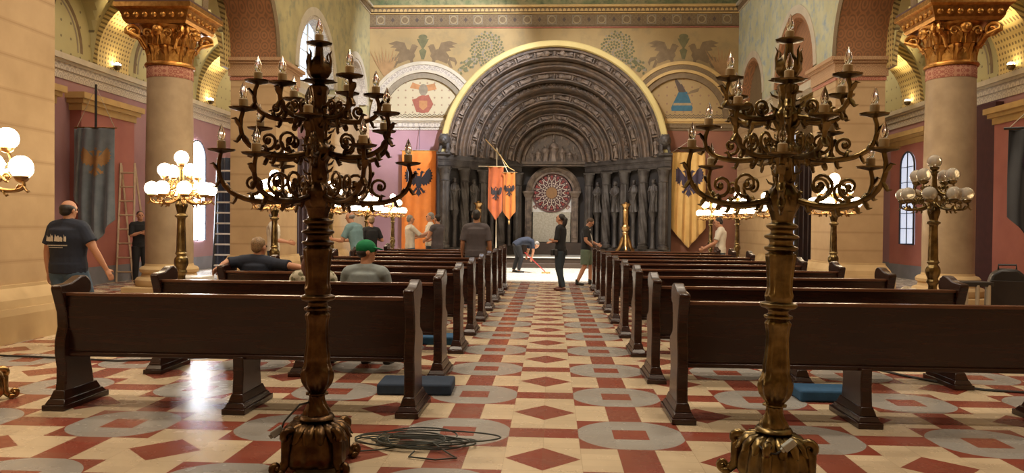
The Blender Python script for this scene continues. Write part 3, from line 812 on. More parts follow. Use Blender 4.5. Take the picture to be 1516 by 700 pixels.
for i in range(NO):
    r, y = order_ry(i)
    # face fillet, roll, hollow with figures, fillet, back roll
    prof = [(r, y), (r-.05, y)]+arcp(r-.085, y-.005, .035, radians(20), radians(-200), 8)+[(r-.125, y+.05), (r-.18, y+.09), (r-.24, y+.10), (r-.30, y+.08), (r-.325, y+.05)]
    prof += arcp(r-.355, y+.01, .035, radians(20), radians(-200), 8)+[(r-.392, y+.28), (r-.395, y+.40)]
    if i % 2 == 0: prof += arcp(r-.45, y+.42, .055, radians(100), radians(-160), 8)+arcp(r-.565, y+.50, .055, radians(100), radians(-160), 8)
    else: prof += arcp(r-.51, y+.46, .11, radians(130), radians(-170), 12)
    prof += [(r-.64, y+.66), (r-.655, y+.80)]
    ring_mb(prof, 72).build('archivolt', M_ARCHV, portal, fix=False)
    # carved band
    fb = MB(); n = (16, 14, 12, 10)[i]
    for k in range(n):
        a = pi*(k+.5)/n
        rad = Vector((cos(a), 0, sin(a))); tan = Vector((-sin(a), 0, cos(a))) if a < pi/2 else Vector((sin(a), 0, -cos(a)))
        out = (rad*-.25+Vector((0, -.97, 0))).normalized()          # viewer side
        zax = tan; yax = -out; xax = yax.cross(zax).normalized(); yax = zax.cross(xax)
        R = Matrix((xax, yax, zax)).transposed()
        L = (pi*(r-.22)/n)*.80
        c = Vector((0, y+.045, ZC))+rad*(r-.225)-zax*L*.5
        figure(fb, c, R, L, seed=i*40+k, wings=(k % 2 == 0), wid=1.18)
        for q_ in (-1, 0, 1):
            fb.ell(Vector((0, y+.06, ZC))+Vector((cos(pi*k/n), 0, sin(pi*k/n)))*(r-.22+.06*q_), (.05, .05, .05), None, 8, 5)
    fb.build('archivolt_figures', M_PORTAL2, portal, ang=60)
    zb = MB(); n = (64, 30, 50, 44)[i]
    if i == 1:
        for off in (0, 1):
            pts = []; rr = []
            for k in range(n*2+1):
                a = pi*k/(n*2); sgn = 1 if (k+off) % 2 else -1; q = r-.51+.07*sgn
                pts.append((q*cos(a), y+.37-.03*abs(sgn), ZC+q*sin(a))); rr.append(.022)
            zb.tube(pts, rr, 5)
    elif i == 3:
        for k in range(n):
            a = pi*k/n; b_ = pi*(k+1.6)/n
            zb.tube([((r-.41)*cos(a), y+.40, ZC+(r-.41)*sin(a)), ((r-.51)*cos((a+b_)/2), y+.335, ZC+(r-.51)*sin((a+b_)/2)), ((r-.61)*cos(b_), y+.42, ZC+(r-.61)*sin(b_))], [.02, .03, .02], 6)
    else:
        for k in range(n):
            a = pi*(k+.5)/n
            for q, w_ in (((r-.45), .04), ((r-.565), .045)) if i == 2 else (((r-.02), .02),):
                zb.ell((q*cos(a), y+(.40 if i == 2 else .0)+(.07 if q < r-.5 else 0), ZC+q*sin(a)), (w_, w_*.9, w_), None, 6, 4)
    zb.build('archivolt_beading', M_ARCHV, portal, ang=60)
# tympanum
ri, yi = order_ry(NO)
mb = MB().prism(half(0, ZC, ri+.02, 40), lambda u, v: (u, yi+.12, v), lambda u, v: (u, yi+.3, v))
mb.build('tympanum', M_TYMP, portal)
mb = ring_mb([(ri+.01, yi-.02), (ri-.05, yi-.06), (ri-.12, yi-.02), (ri-.14, yi+.12)], 48)
mb.build('tympanum_border', M_PORTAL2, portal, fix=False)
mb = MB(); I3 = Matrix.Identity(3)
for k, (x, s, z) in enumerate(((0, .86, .03), (-.34, .66, .02), (.35, .62, .02), (-.62, .5, .02), (.64, .48, .02), (-.86, .36, .02), (.88, .34, .02))):
    figure(mb, (x, yi+.09, ZC+z), I3, s*1.1, seed=100+k, wings=abs(x) > .5, wid=1.45)
for k in range(9):
    a = pi*(k+.5)/9; figure(mb, ((ri-.30)*cos(a)*.96, yi+.12, ZC+(ri-.32)*sin(a)), I3, .24, seed=130+k, wings=True, wid=1.3)
mb.build('tympanum_relief', M_PORTAL2, portal, ang=60)
# entablature following the splay
def splay(e, x_in=1.32, y_in=3.25, x_out=4.05, y_out=-.06):
    """front outline of one jamb side: a slanting line pushed towards the nave by e"""
    nx, ny = -.77, -.64
    return [(x_out+.12, y_out+ny*e), (x_out-.12, y_out+ny*e), (x_in+nx*e*.4, y_in+ny*e)]
for sx in (-1, 1):
    def slab(e, z0, z1, mb, mi=0):
        pl = splay(e); pl = pl+[(1.32 if pl[-1][0] > 1.32 else pl[-1][0], 3.6), (4.17, 3.6)]
        return mb.prism(pl, lambda u, v: (sx*u, v, z0), lambda u, v: (sx*u, v, z1), mi)
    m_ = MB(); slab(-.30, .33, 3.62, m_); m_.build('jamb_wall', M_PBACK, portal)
    m_ = MB()
    for e, z0, z1 in ((.12, 3.60, 3.66), (.17, 3.66, 3.82), (.21, 3.82, 3.88), (.27, 3.88, 3.98), (.20, 3.98, 4.06)): slab(e, z0, z1, m_)
    m_.build('entablature', M_PORTAL, portal)
    m_ = MB()
    for e, z0, z1 in ((.26, .34, .50), (.21, .50, .60), (.15, .60, .70)): slab(e, z0, z1, m_)
    m_.build('jamb_plinth', M_PORTAL, portal)
    for k in range(5):
        t = k/4; x = 3.92+(1.42-3.92)*t; y = -.06+(2.95+.06)*t
        c_ = MB()
        tw = (lambda a, z: .09*cos(6*a+z*7)) if k % 2 else (lambda a, z: .06*cos(10*a))
        c_.lathe([(.165, .92+2.20*i/40) for i in range(41)], 40, (sx*x, y, 0), flute=tw)
        c_.lathe([(.20, .70), (.21, .74), (.21, .79), (.17, .82), (.16, .86), (.18, .89), (.16, .93)], 20, (sx*x, y, 0))
        c_.build('jamb_column', M_PORTAL, portal)
        c_ = MB().lathe([(.17, 3.10), (.195, 3.12), (.17, 3.15), (.18, 3.3), (.21, 3.46), (.24, 3.56)], 20, (sx*x, y, 0))
        lf_ = leaf_mb(.26, .14, .09, .012)
        for j in range(8): c_.merge(lf_, Matrix.Translation((sx*x, y, 3.17)) @ Matrix.Rotation(2*pi*j/8, 4, 'Z') @ Matrix.Translation((.13, 0, 0)))
        c_.frus((sx*x-.20, sx*x+.20, y-.20, y+.20), 3.54, (sx*x-.24, sx*x+.24, y-.24, y+.24), 3.61)
        c_.build('jamb_capital', M_PORTAL, portal, fix=False)
    for k in range(4):
        t = (k+.5)/4; x = 3.92+(1.42-3.92)*t; y = -.02+(2.95+.02)*t
        R = Matrix.Rotation(sx*-.65, 3, 'Z')
        c_ = MB().lathe([(.10, .70), (.12, .74), (.08, .80), (.075, 1.6), (.09, 1.64), (.075, 1.68), (.09, 1.85), (.15, 1.98), (.17, 2.06)], 16, (sx*x, y, 0))
        c_.build('statue_pedestal', M_PORTAL, portal)
        f_ = MB(); figure(f_, (sx*x, y-.12, 2.06), R, 1.20, seed=200+k+(10 if sx > 0 else 0), seg=14, wid=1.05)
        f_.ell((sx*x, y, 2.08), (.15, .15, .07)); f_.ell((sx*x, y-.13, 3.21), (.085, .08, .03))
        f_.build('statue', M_PORTAL, portal, ang=60)
    # outer post and crouching lion
    m_ = MB().box(*sorted((sx*3.98, sx*4.20)), -.10, .6, .33, 3.62); m_.build('outer_post', M_PBACK, portal, bevel=.02)
    l_ = MB(); lx = sx*3.95
    l_.box(lx-.24, lx+.24, -.28, .5, 4.05, 4.14)
    l_.tube([(lx, .42, 4.34), (lx, .2, 4.40), (lx, -.02, 4.45), (lx, -.12, 4.52)], [.14, .17, .19, .15], 12)
    l_.ell((lx, -.20, 4.60), (.19, .17, .20)); l_.ell((lx, -.34, 4.55), (.09, .10, .09)); l_.ell((lx, -.05, 4.58), (.22, .12, .23))
    for s2 in (-1, 1):
        l_.ell((lx+s2*.11, -.17, 4.76), (.04, .03, .05))
        l_.tube([(lx+s2*.12, -.08, 4.42), (lx+s2*.13, -.20, 4.24), (lx+s2*.13, -.26, 4.17), (lx+s2*.13, -.34, 4.17)], [.08, .06, .055, .05], 8)
        l_.tube([(lx+s2*.13, .34, 4.36), (lx+s2*.17, .22, 4.22), (lx+s2*.17, .14, 4.17)], [.11, .08, .05], 8)
    l_.build('lion', M_PORTAL, portal, ang=70)
# lintel and the doorway behind it
d0 = 3.2
mb = MB().box(-1.34, 1.34, d0-.02, d0+.5, 3.98, 4.10).box(-1.30, 1.30, d0+.02, d0+.5, 3.90, 3.98); mb.build('lintel', M_TYMP, portal, bevel=.015)
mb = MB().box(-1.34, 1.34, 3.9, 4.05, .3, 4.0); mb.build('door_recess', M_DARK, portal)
mb = MB()
for sx in (-1, 1):
    mb.box(*sorted((sx*1.30, sx*1.5)), 3.2, 4.0, .34, 4.0)
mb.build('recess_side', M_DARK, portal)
dx = -.06
for sx in (-1, 1):
    m_ = MB(); x0, x1 = sorted((dx+sx*.80, dx+sx*1.08))
    m_.box(x0, x1, 3.55, 3.9, .84, 2.70); m_.box(x0+.05, x1-.05, 3.52, 3.6, 1.0, 2.6)
    m_.build('door_pilaster', M_PORTAL2, portal, bevel=.02)
    m_ = MB().frus((x0, x1, 3.53, 3.9), 2.66, (x0-.08, x1+.08, 3.45, 3.9), 2.84).box(x0-.10, x1+.10, 3.43, 3.9, 2.84, 2.92)
    m_.build('door_capital', M_PORTAL2, portal, bevel=.01)
mb = ring_mb([(1.12, 3.9), (1.12, 3.55), (1.04, 3.50), (.94, 3.55), (.88, 3.62), (.80, 3.62), (.80, 3.9)], 48, 2.84)
mb.build('door_arch', M_PORTAL2, portal, fix=False)
m_ = MB().box(dx-.76, dx+.78, 3.78, 3.86, .86, 2.08); m_.build('relief_slab', M_SLAB, portal, bevel=.01)
m_ = MB().box(dx-.80, dx+.80, 3.82, 3.89, 2.08, 2.86); m_.build('spandrel_panel', M_WHITE, portal)
# wheel window
def ydisc(mb, cx, cz, r, y0, y1, mi, n=48):
    return mb.prism(circ(cx, cz, r, n), lambda u, v: (u, y0, v), lambda u, v: (u, y1, v), mi)
mb = MB(); cz = 2.86; cx = dx
ydisc(mb, cx, cz, .80, 3.74, 3.84, 0)
def yr(r0, r1, y, mi, n=48, a0=0, a1=2*pi):
    for i in range(n):
        a, b = a0+(a1-a0)*i/n, a0+(a1-a0)*(i+1)/n
        mb.add([(cx+r0*cos(a), y, cz+r0*sin(a)), (cx+r0*cos(b), y, cz+r0*sin(b)), (cx+r1*cos(b), y, cz+r1*sin(b)), (cx+r1*cos(a), y, cz+r1*sin(a))], [(0, 1, 2, 3)], mi)
yr(.735, .79, 3.735, 3)
for i in range(16):
    a = 2*pi*i/16
    e = Vector((cos(a), 0, sin(a))); t = Vector((-sin(a), 0, cos(a))); c = Vector((cx, 3.73, cz))
    P_ = lambda r, w, y=0: tuple(c+e*r+t*w+Vector((0, y, 0)))
    mb.tube([P_(.27, 0), P_(.45, 0)], .020, 5, 2); mb.tube([P_(.45, 0), P_(.56, .085), P_(.64, .1)], .017, 5, 2); mb.tube([P_(.45, 0), P_(.56, -.085), P_(.64, -.1)], .017, 5, 2)
    mb.ell(P_(.66, 0), (.055, .012, .055), None, 10, 5, 1); mb.ell(P_(.70, .13), (.03, .012, .03), None, 8, 5, 2)
    mb.ell(P_(.56, 0), (.035, .012, .035), None, 8, 5, 1); mb.ell(P_(.385, .078), (.03, .012, .03), None, 8, 5, 2)
    mb.tube([P_(.24, 0), P_(.31, .05), P_(.24, .095)], .01, 5, 2)
ydisc(mb, cx, cz, .23, 3.70, 3.74, 4, 28)
mb.build('wheel_window', [mat('rose_ground', (.07, .018, .02), .6), mat('rose_red', (.30, .05, .04), .6), mat('rose_white', (.62, .52, .42), .6), mat('rose_rim', (.16, .06, .05), .6), mat('rose_heart', (.30, .15, .05), .6)], portal, ang=50)
for s2 in (-1, 1):
    m_ = MB(); pts, rr = spiral((cx+s2*.66, 3.80, 2.26), .09, 1.4, (s2, 0, 0), (0, 0, 1), .02); m_.tube(pts, rr, 6)
    m_.build('spandrel_scroll', PM[2], portal)

# ================================================================ PEWS
PROF = [(.05, .10), (.075, .22), (.075, .34), (.05, .46), (.05, .56), (.085, .68), (.075, .80), (.03, .92), (.0, 1.00), (.01, 1.03), (.07, 1.035), (.15, 1.04),
        (.22, 1.065), (.28, 1.09), (.34, 1.095), (.39, 1.07), (.42, 1.02), (.42, .96), (.385, .925), (.345, .935), (.335, .88), (.315, .78), (.33, .70), (.40, .665), (.455, .64),
        (.475, .59), (.46, .53), (.42, .47), (.41, .38), (.44, .26), (.475, .10)]
def pew(sx, L=2.82):
    root = bpy.data.objects.new('church_pew', None); COL.objects.link(root)
    X = lambda x: sx*x
    for i, x in enumerate((0, L)):
        m_ = MB(); a, b = sorted((X(x), X(x+.085)))
        m_.prism(PROF, lambda u, v: (a, u, v*.965), lambda u, v: (b, u, v*.965)); m_.build('end_panel', M_PEW, root, bevel=.012)
    for x in (0, L, L*.485):
        m_ = MB(); a, b = sorted((X(x), X(x+.085)))
        m_.box(a-.05, b+.05, -.03, .60, 0, .045); m_.frus((a-.04, b+.04, -.01, .58), .045, (a-.025, b+.025, .02, .54), .085)
        m_.frus((a-.02, b+.02, .02, .53), .085, (a-.003, b+.003, .05, .49), .15)
        m_.build('foot', M_PEW, root, bevel=.006)
        if x not in (0, L):
            m_ = MB().prism([(.05, .12), (.07, .3), (.06, .44), (.46, .44), (.44, .3), (.47, .12)], lambda u, v: (a, u, v), lambda u, v: (b, u, v)); m_.build('middle_support', M_PEW, root, bevel=.01)
    a, b = sorted((X(.085), X(L)))
    m_ = MB().add([(a, .13, .42), (b, .13, .42), (b, .16, .42), (a, .16, .42), (a, .085, .91), (b, .085, .91), (b, .115, .91), (a, .115, .91)], [(3, 2, 1, 0), (4, 5, 6, 7), (0, 1, 5, 4), (1, 2, 6, 5), (2, 3, 7, 6), (3, 0, 4, 7)])
    m_.build('backrest', M_PEW, root)
    MB().box(a, b, .065, .14, .905, .932).build('top_rail', M_PEWL, root, bevel=.006)
    MB().box(a, b, .10, .52, .415, .45).build('seat', M_PEW, root, bevel=.01)
    return root
ORD = ['nearest', 'second', 'third', 'fourth', 'fifth', 'sixth', 'seventh', 'eighth', 'ninth and farthest']
for sx, side in ((-1, 'left'), (1, 'right')):
    first = pew(sx, 2.82 if sx < 0 else 2.86)
    for k in range(9):
        o = first if k == 0 else copy_tree(first)
        o.location = (sx*1.02+(.0 if sx < 0 else .0), 5.96+1.53*k, 0)
        tag(o, f'dark brown wooden pew, {ORD[k]} of the pews on the {side} of the aisle', 'pew', 'pews '+side+' of the aisle')
def cushion(x, y, m, label, rz=0, sx_=.42, sy_=.17, z=0):
    o = MB().box(-sx_, sx_, -sy_, sy_, z, z+.10).build('kneeling_cushion', m, bevel=.018)
    o.location = (x, y, 0); o.rotation_euler.z = rz; return tag(o, label, 'cushion')
cushion(-1.16, 6.97, M_NAVYCUSH, 'dark blue kneeling cushion on the floor by the aisle, left pews', .04, .33, .21)
cushion(2.45, 6.99, M_BLUECUSH, 'blue kneeling cushion on the floor behind the nearest right pew', 0, .24, .17)
cushion(-1.45, 9.85, M_BLUECUSH, 'blue kneeling cushion on the floor between second and third left pews', 0, .28, .2)

# ================================================================ LAMPS
def scroll_arm(mb, z0, r_in, r_out, z_pan, rad=.017, leaves=5, ang=0, drop=.06, curls=True, mi=0):
    """branch leaving the stem at (r_in,z0), dipping and rising to the pan at (r_out,z_pan)"""
    R = Matrix.Rotation(ang, 4, 'Z'); n = 14; pts = []; rr = []
    bz = [Vector((r_in, 0, z0)), Vector((r_in+(r_out-r_in)*.45, 0, z0-drop*2.2)), Vector((r_out+.10, 0, z0-drop*1.6)), Vector((r_out, 0, z_pan))]
    for i in range(n+1):
        t = i/n; p = bz[0]*(1-t)**3+bz[1]*3*t*(1-t)**2+bz[2]*3*t*t*(1-t)+bz[3]*t**3
        pts.append(p); rr.append(rad*(1.15-.45*t))
    mb.tube([R @ p for p in pts], rr, 7, mi)
    if curls:
        d = (r_out-r_in)
        for (cx, cz, r0, s1, s2, tn) in ((r_in+d*.36, z0+d*.12, d*.15, 1, 1, 1.35), (r_in+d*.66, z0+d*.09, d*.12, -1, 1, 1.3)):
            p2, r2 = spiral((cx, 0, cz), r0, tn, (0, 0, -1), (s1, 0, 0), rad*.62, 18, .6)
            mb.tube([R @ p for p in p2], r2, 5, mi)
            mb.ell(R @ Vector((cx, 0, cz)), rad*1.1, None, 6, 5, mi)
        for i in range(leaves):
            t = (i+.7)/(leaves+.6); k = int(t*n); p = pts[k]
            s2 = -1 if i % 2 else 1
            q = p+Vector((.012+.02*t, 0, s2*rad*2.6))
            mb.tube([R @ p, R @ (p*.35+q*.65), R @ q, R @ (q+Vector((.022, 0, -.004*s2)))], [rad*.9, rad*1.25, rad*.9, rad*.2], 6, mi, flat=.55)
    return R @ pts[-1]
def claw_base(root, m, s=1.0, nf=4, rot=pi/4, drape=None):
    """bell of hanging leaves on scroll feet; top ring at z=.30*s"""
    b = MB()
    fl = lambda a, z: .09*cos(nf*(a-rot))+.045*cos(12*a)*(1 if z > .02*s else 0)
    b.lathe([(r*s, z*s) for r, z in ((.175, .03), (.195, .06), (.19, .12), (.175, .18), (.165, .22), (.15, .25), (.10, .275), (.08, .285))], 64, flute=fl)
    b.build('base', m, root, ang=60)
    sk = MB()
    for i in range(16):
        a = 2*pi*i/16; R = Matrix.Rotation(a, 4, 'Z')
        sk.tube([R @ Vector((x*s, 0, z*s)) for x, z in ((.09, .285), (.15, .27), (.19, .235), (.205, .20), (.22, .19))], [.016*s, .03*s, .032*s, .02*s, .008*s], 8, flat=.45)
    sk.lathe([(.07*s, .285*s), (.098*s, .29*s), (.11*s, .305*s), (.098*s, .325*s), (.065*s, .33*s)], 32)
    sk.build('leaf_collar', m, root, ang=60)
    for i in range(nf):
        R = Matrix.Rotation(rot+2*pi*i/nf, 4, 'Z'); f = MB()
        pts, rr = spiral((.205*s, 0, .225*s), .04*s, 1.3, (-1, 0, 0), (0, 0, 1), .03*s, 18, .5)
        f.tube([R @ p for p in pts], rr, 8)
        body = [(.17, .23), (.215, .185), (.215, .12), (.215, .07), (.25, .035), (.285, .03)]
        f.tube([R @ Vector((x*s, 0, z*s)) for x, z in body], [.028*s, .032*s, .03*s, .032*s, .028*s, .022*s], 9)
        pts, rr = spiral((.285*s, 0, .052*s), .03*s, 1.2, (0, 0, -1), (1, 0, 0), .022*s, 16, .6)
        f.tube([R @ p for p in pts], rr, 8)
        f.ell(R @ Vector((.285*s, 0, .052*s)), (.018*s, .03*s, .018*s), R)
        for s2 in (-1, 1):
            f.ell(R @ Vector((.265*s, s2*.025*s, .022*s)), (.03*s, .014*s, .020*s), R)
        f.build('scroll_foot', m, root, ang=60)
# --- large unlit candelabra in the foreground
def candelabrum(loc, m, rz, tilt, label, seed=0):
    root = empty('candelabrum', label, 'candelabrum', loc, rz, 'tall brass candelabra at the aisle')
    root.rotation_euler = (0, tilt, 0)
    claw_base(root, m, 1.0, 4, pi/4+rz)
    fl = lambda a, z: (.10*cos(8*a+z*45) if .32 < z < .43 else .05*cos(12*a) if .6 < z < 1.0 or 1.1 < z < 1.36 else .09*cos(10*a) if .43 < z < .6 else .03*cos(8*a))
    prof = [(.075, .32), (.072, .35), (.055, .385), (.045, .42), (.045, .445), (.060, .45), (.062, .46), (.048, .468), (.060, .485), (.082, .52), (.092, .56), (.090, .60), (.078, .63), (.072, .66),
            (.062, .69), (.056, .75), (.052, .84), (.054, .90), (.060, .94), (.048, .96), (.062, .972), (.064, .985), (.048, .995), (.050, 1.02), (.080, 1.035), (.086, 1.05), (.080, 1.06), (.062, 1.07),
            (.066, 1.10), (.058, 1.14), (.060, 1.22), (.066, 1.30), (.070, 1.345), (.056, 1.36), (.075, 1.375), (.078, 1.39), (.058, 1.40), (.056, 1.43), (.078, 1.445), (.078, 1.458), (.055, 1.47),
            (.052, 1.49), (.070, 1.505), (.072, 1.52), (.050, 1.535), (.052, 1.56), (.062, 1.60)]
    prof = [(r*(1.24 if z > .66 else 1.05), z) for r, z in prof]
    MB().lathe(MB.curve(prof), 48, flute=fl).build('lower_stem', m, root, ang=50)
    prof = [(.060, 1.60), (.075, 1.64), (.080, 1.69), (.062, 1.73), (.045, 1.76), (.050, 1.80), (.042, 1.86), (.052, 1.90), (.070, 1.93), (.066, 1.97), (.045, 2.00), (.040, 2.06), (.050, 2.10), (.064, 2.14), (.066, 2.17), (.045, 2.20),
            (.036, 2.24), (.040, 2.30), (.046, 2.34), (.030, 2.36), (.095, 2.372), (.10, 2.378), (.03, 2.385), (.028, 2.39)]
    prof = [(r*1.22 if z < 2.37 else r, z) for r, z in prof]
    st = MB().lathe(MB.curve(prof), 40, flute=lambda a, z: .08*cos(8*a+z*12))
    rn = random.Random(seed+5)
    for i in range(46):
        z = 1.62+.70*i/46; a = i*2.4; R = Matrix.Rotation(a, 4, 'Z'); r0 = .055
        st.tube([R @ Vector((r0, 0, z)), R @ Vector((r0+.03, 0, z+.012)), R @ Vector((r0+.045, 0, z+.035))], [.018, .014, .004], 6, flat=.5)
    st.build('upper_stem', m, root, ang=50)
    # vase with leaf tips, and the top candle
    v = MB().lathe([(.028, 2.385), (.055, 2.40), (.074, 2.435), (.072, 2.475), (.045, 2.505), (.026, 2.53), (.022, 2.585)], 28, flute=lambda a, z: .08*cos(6*a))
    for i in range(6):
        R = Matrix.Rotation(i*pi/3, 4, 'Z'); v.tube([R @ Vector(p) for p in ((.066, 0, 2.45), (.074, 0, 2.50), (.066, 0, 2.54), (.080, 0, 2.565))], [.020, .017, .012, .003], 7, flat=.5)
    v.build('vase', m, root, ang=50)
    n_c = [0]
    def holder(p, par):
        x, y, z = p
        pn = MB().lathe([(.012, -.014), (.03, -.008), (.074, .002), (.080, .011), (.070, .009), (.024, .006), (.02, .02)], 40, p, flute=lambda a, z: .04*cos(10*a))
        pn.build('drip_pan', m, par)
        sl = MB().lathe([(.026, .012), (.026, .058), (.02, .064)], 14, p); sl.build('candle_sleeve', M_CANDLE, par)
        bb = MB().lathe([(.012, .062), (.017, .070), (.0225, .090), (.021, .108), (.014, .130), (.006, .150), (.001, .162)], 14, p); bb.build('flame_bulb', M_FLAME, par)
    holder((0, 0, 2.60), root)
    for T, (z0, r_out, zp, n, off) in enumerate(((2.17, .36, 2.32, 6, .25), (1.95, .47, 2.12, 6, .72), (1.69, .57, 1.90, 6, .2))):
        for i in range(n):
            a = off+2*pi*i/n+rn.uniform(-.06, .06)
            zq = zp+(.035 if i % 2 else -.02)
            mb = MB(); e = scroll_arm(mb, z0, .035, r_out*(1 if i % 2 else .96), zq, .018, 9, a, .03+.01*T)
            arm = mb.build('arm', m, root, ang=80); holder(tuple(e), arm)
    return root
candelabrum((-1.395, 4.72, 0), M_SHELL, .1, 0, 'tall dark brass candelabrum with unlit candle bulbs, left of the aisle', 1)
candelabrum((1.36, 4.66, 0), M_BRASS, .35, radians(1.5), 'tall leaning brass candelabrum with unlit candle bulbs, right of the aisle', 2)
# plastic socket boxes with straps tied to the bases
def socket_box(loc, rot, label, m, strap):
    r = empty('cable_connector', label, 'connector', loc); r.rotation_euler = rot
    MB().box(-.038, .038, -.018, .018, -.022, .022).build('housing', m, r, bevel=.006)
    MB().box(-.055, -.038, -.012, .012, -.014, .014).build('cap', m, r, bevel=.004)
    MB().tube(strap, .006, 6).build('cable', M_STRAP, r)
M_GREYP = mat('grey_plastic', (.30, .31, .31), .4); M_PALEP = mat('pale_plastic', (.50, .53, .50), .35)
socket_box((-1.60, 4.60, .245), (0, radians(-35), .3), 'dark grey plastic cable connector strapped to left candelabrum base', M_GREYP, [(.03, 0, 0), (.07, -.03, .03), (.12, -.05, .045), (.20, -.03, .06), (.25, .04, .02)])
socket_box((1.40, 4.47, .27), (0, radians(-38), .1), 'pale plastic cable connector strapped to right candelabrum base', M_PALEP, [(-.04, 0, 0), (-.09, -.01, .01), (-.13, .0, .05), (-.13, .05, .08)])

# --- globe lamps standing beyond the pews
def globe_lamp(sx, lit):
    root = bpy.data.objects.new('globe_lamp', None); COL.objects.link(root)
    m = M_BRASSL if lit else M_BRASS  # brighter brass where lit: globe glow put into the colour
    claw_base(root, M_BRASSL, 1.0, 4, pi/4)
    fl = lambda a, z: .06*cos(10*a)
    MB().lathe(MB.curve([(.06, .33), (.05, .38), (.085, .43), (.09, .50), (.06, .60), (.05, .75), (.052, .80), (.075, .84), (.06, .88), (.085, .95), (.08, 1.02), (.055, 1.06), (.075, 1.09), (.06, 1.12),
                (.056, 1.3), (.05, 1.50), (.052, 1.56), (.075, 1.58), (.075, 1.60), (.05, 1.62), (.062, 1.68), (.075, 1.74), (.055, 1.79), (.07, 1.82), (.05, 1.86), (.04, 1.95), (.055, 2.0), (.035, 2.06), (.03, 2.2), (.05, 2.24), (.02, 2.26)]), 28, flute=fl).build('stem', M_BRASS, root, ang=50)
    mg = M_GLOBE_ON if lit else M_OPAL
    def globe(p, par):
        MB().lathe([(.02, -.02), (.045, -.005), (.06, .02), (.05, .03)], 14, p).build('globe_cup', m, par)
        MB().ell(Vector(p)+Vector((0, 0, .10)), .092 if lit else .087, None, 16, 10).build('globe', mg, par)
    globe((0, 0, 2.27), root)
    for z0, ro, zp, n, off in ((1.84, .36, 1.85, 8, .2), (2.02, .23, 2.09, 4, .6)):
        for i in range(n):
            mb = MB(); e = scroll_arm(mb, z0, .04, ro, zp, .016, 4, off+2*pi*i/n, .06)
            a = mb.build('arm', m, root, ang=80); globe(tuple(e), a)
    return root
lampL = globe_lamp(-1, True); lampU = globe_lamp(1, False)
LY = [6.15, 10.15, 13.65, 17.15, 20.6, 24.0]
wd = ['cut by the left picture edge', 'nearest the left column', 'behind the seated man in navy', 'third of the left row behind the near candelabrum', 'fourth of the left row', 'last of the left row beside the orange banner']
for k in range(6):
    o = lampL if k == 0 else copy_tree(lampL)
    o.location = (-4.9 if k else -4.70, LY[k], 0); o.rotation_euler.z = .35*k
    tag(o, 'lit brass lamp stand with glowing globes, '+wd[k], 'lamp', 'globe lamps along the left pews')
wd = ['', 'in front of the wide right pier', 'second from the right-hand pier, lit', 'third from the right-hand pier, lit', 'last of the right row beside the golden banner']
lampU.location = (4.9, LY[1], 0); tag(lampU, 'unlit brass lamp stand with clear glass globes in front of right column', 'lamp', 'globe lamps along the right pews')
for k in range(2, 6):
    o = copy_tree(lampL); o.location = (4.9, LY[k], 0); o.rotation_euler.z = .3*k+.2
    tag(o, 'lit brass lamp stand with glowing globes, '+wd[k-1], 'lamp', 'globe lamps along the right pews')

# ================================================================ BANNERS
def eagle_polys(s, cx=0, cz=0):
    """double-headed eagle with spread wings, half outline mirrored"""
    P = []
    for k in (-1, 1):
        G = lambda pts: [(cx+k*x*s, cz+z*s) for x, z in pts]
        P.append(G([(0, .30), (.08, .28), (.12, .12), (.10, -.10), (0, -.22)]))
        P.append(G([(.02, .22), (.06, .34), (.06, .44), (.11, .50), (.17, .48), (.25, .43), (.18, .42), (.14, .38), (.13, .30), (.11, .22)]))
        P.append(G([(.07, .18), (.15, .28), (.22, .36), (.28, .48), (.36, .56), (.42, .62), (.43, .53), (.49, .55), (.47, .46), (.54, .44), (.50, .36), (.56, .31), (.50, .25), (.55, .18), (.47, .15), (.50, .07), (.42, .07), (.42, -.02), (.34, .01), (.32, -.08), (.25, -.02), (.21, -.11), (.15, -.03), (.09, .02)]))
        P.append(G([(.04, -.12), (.12, -.16), (.20, -.27), (.27, -.26), (.24, -.32), (.28, -.36), (.20, -.35), (.18, -.40), (.13, -.30), (.04, -.22)]))
        P.append(G([(0, -.16), (.05, -.24), (.12, -.42), (.07, -.40), (.06, -.48), (.03, -.43), (0, -.52)]))
    P.append([(cx+s*x, cz+s*z) for x, z in ((-.05, .52), (.05, .52), (.07, .60), (.03, .57), (0, .62), (-.03, .57), (-.07, .60))])
    return P
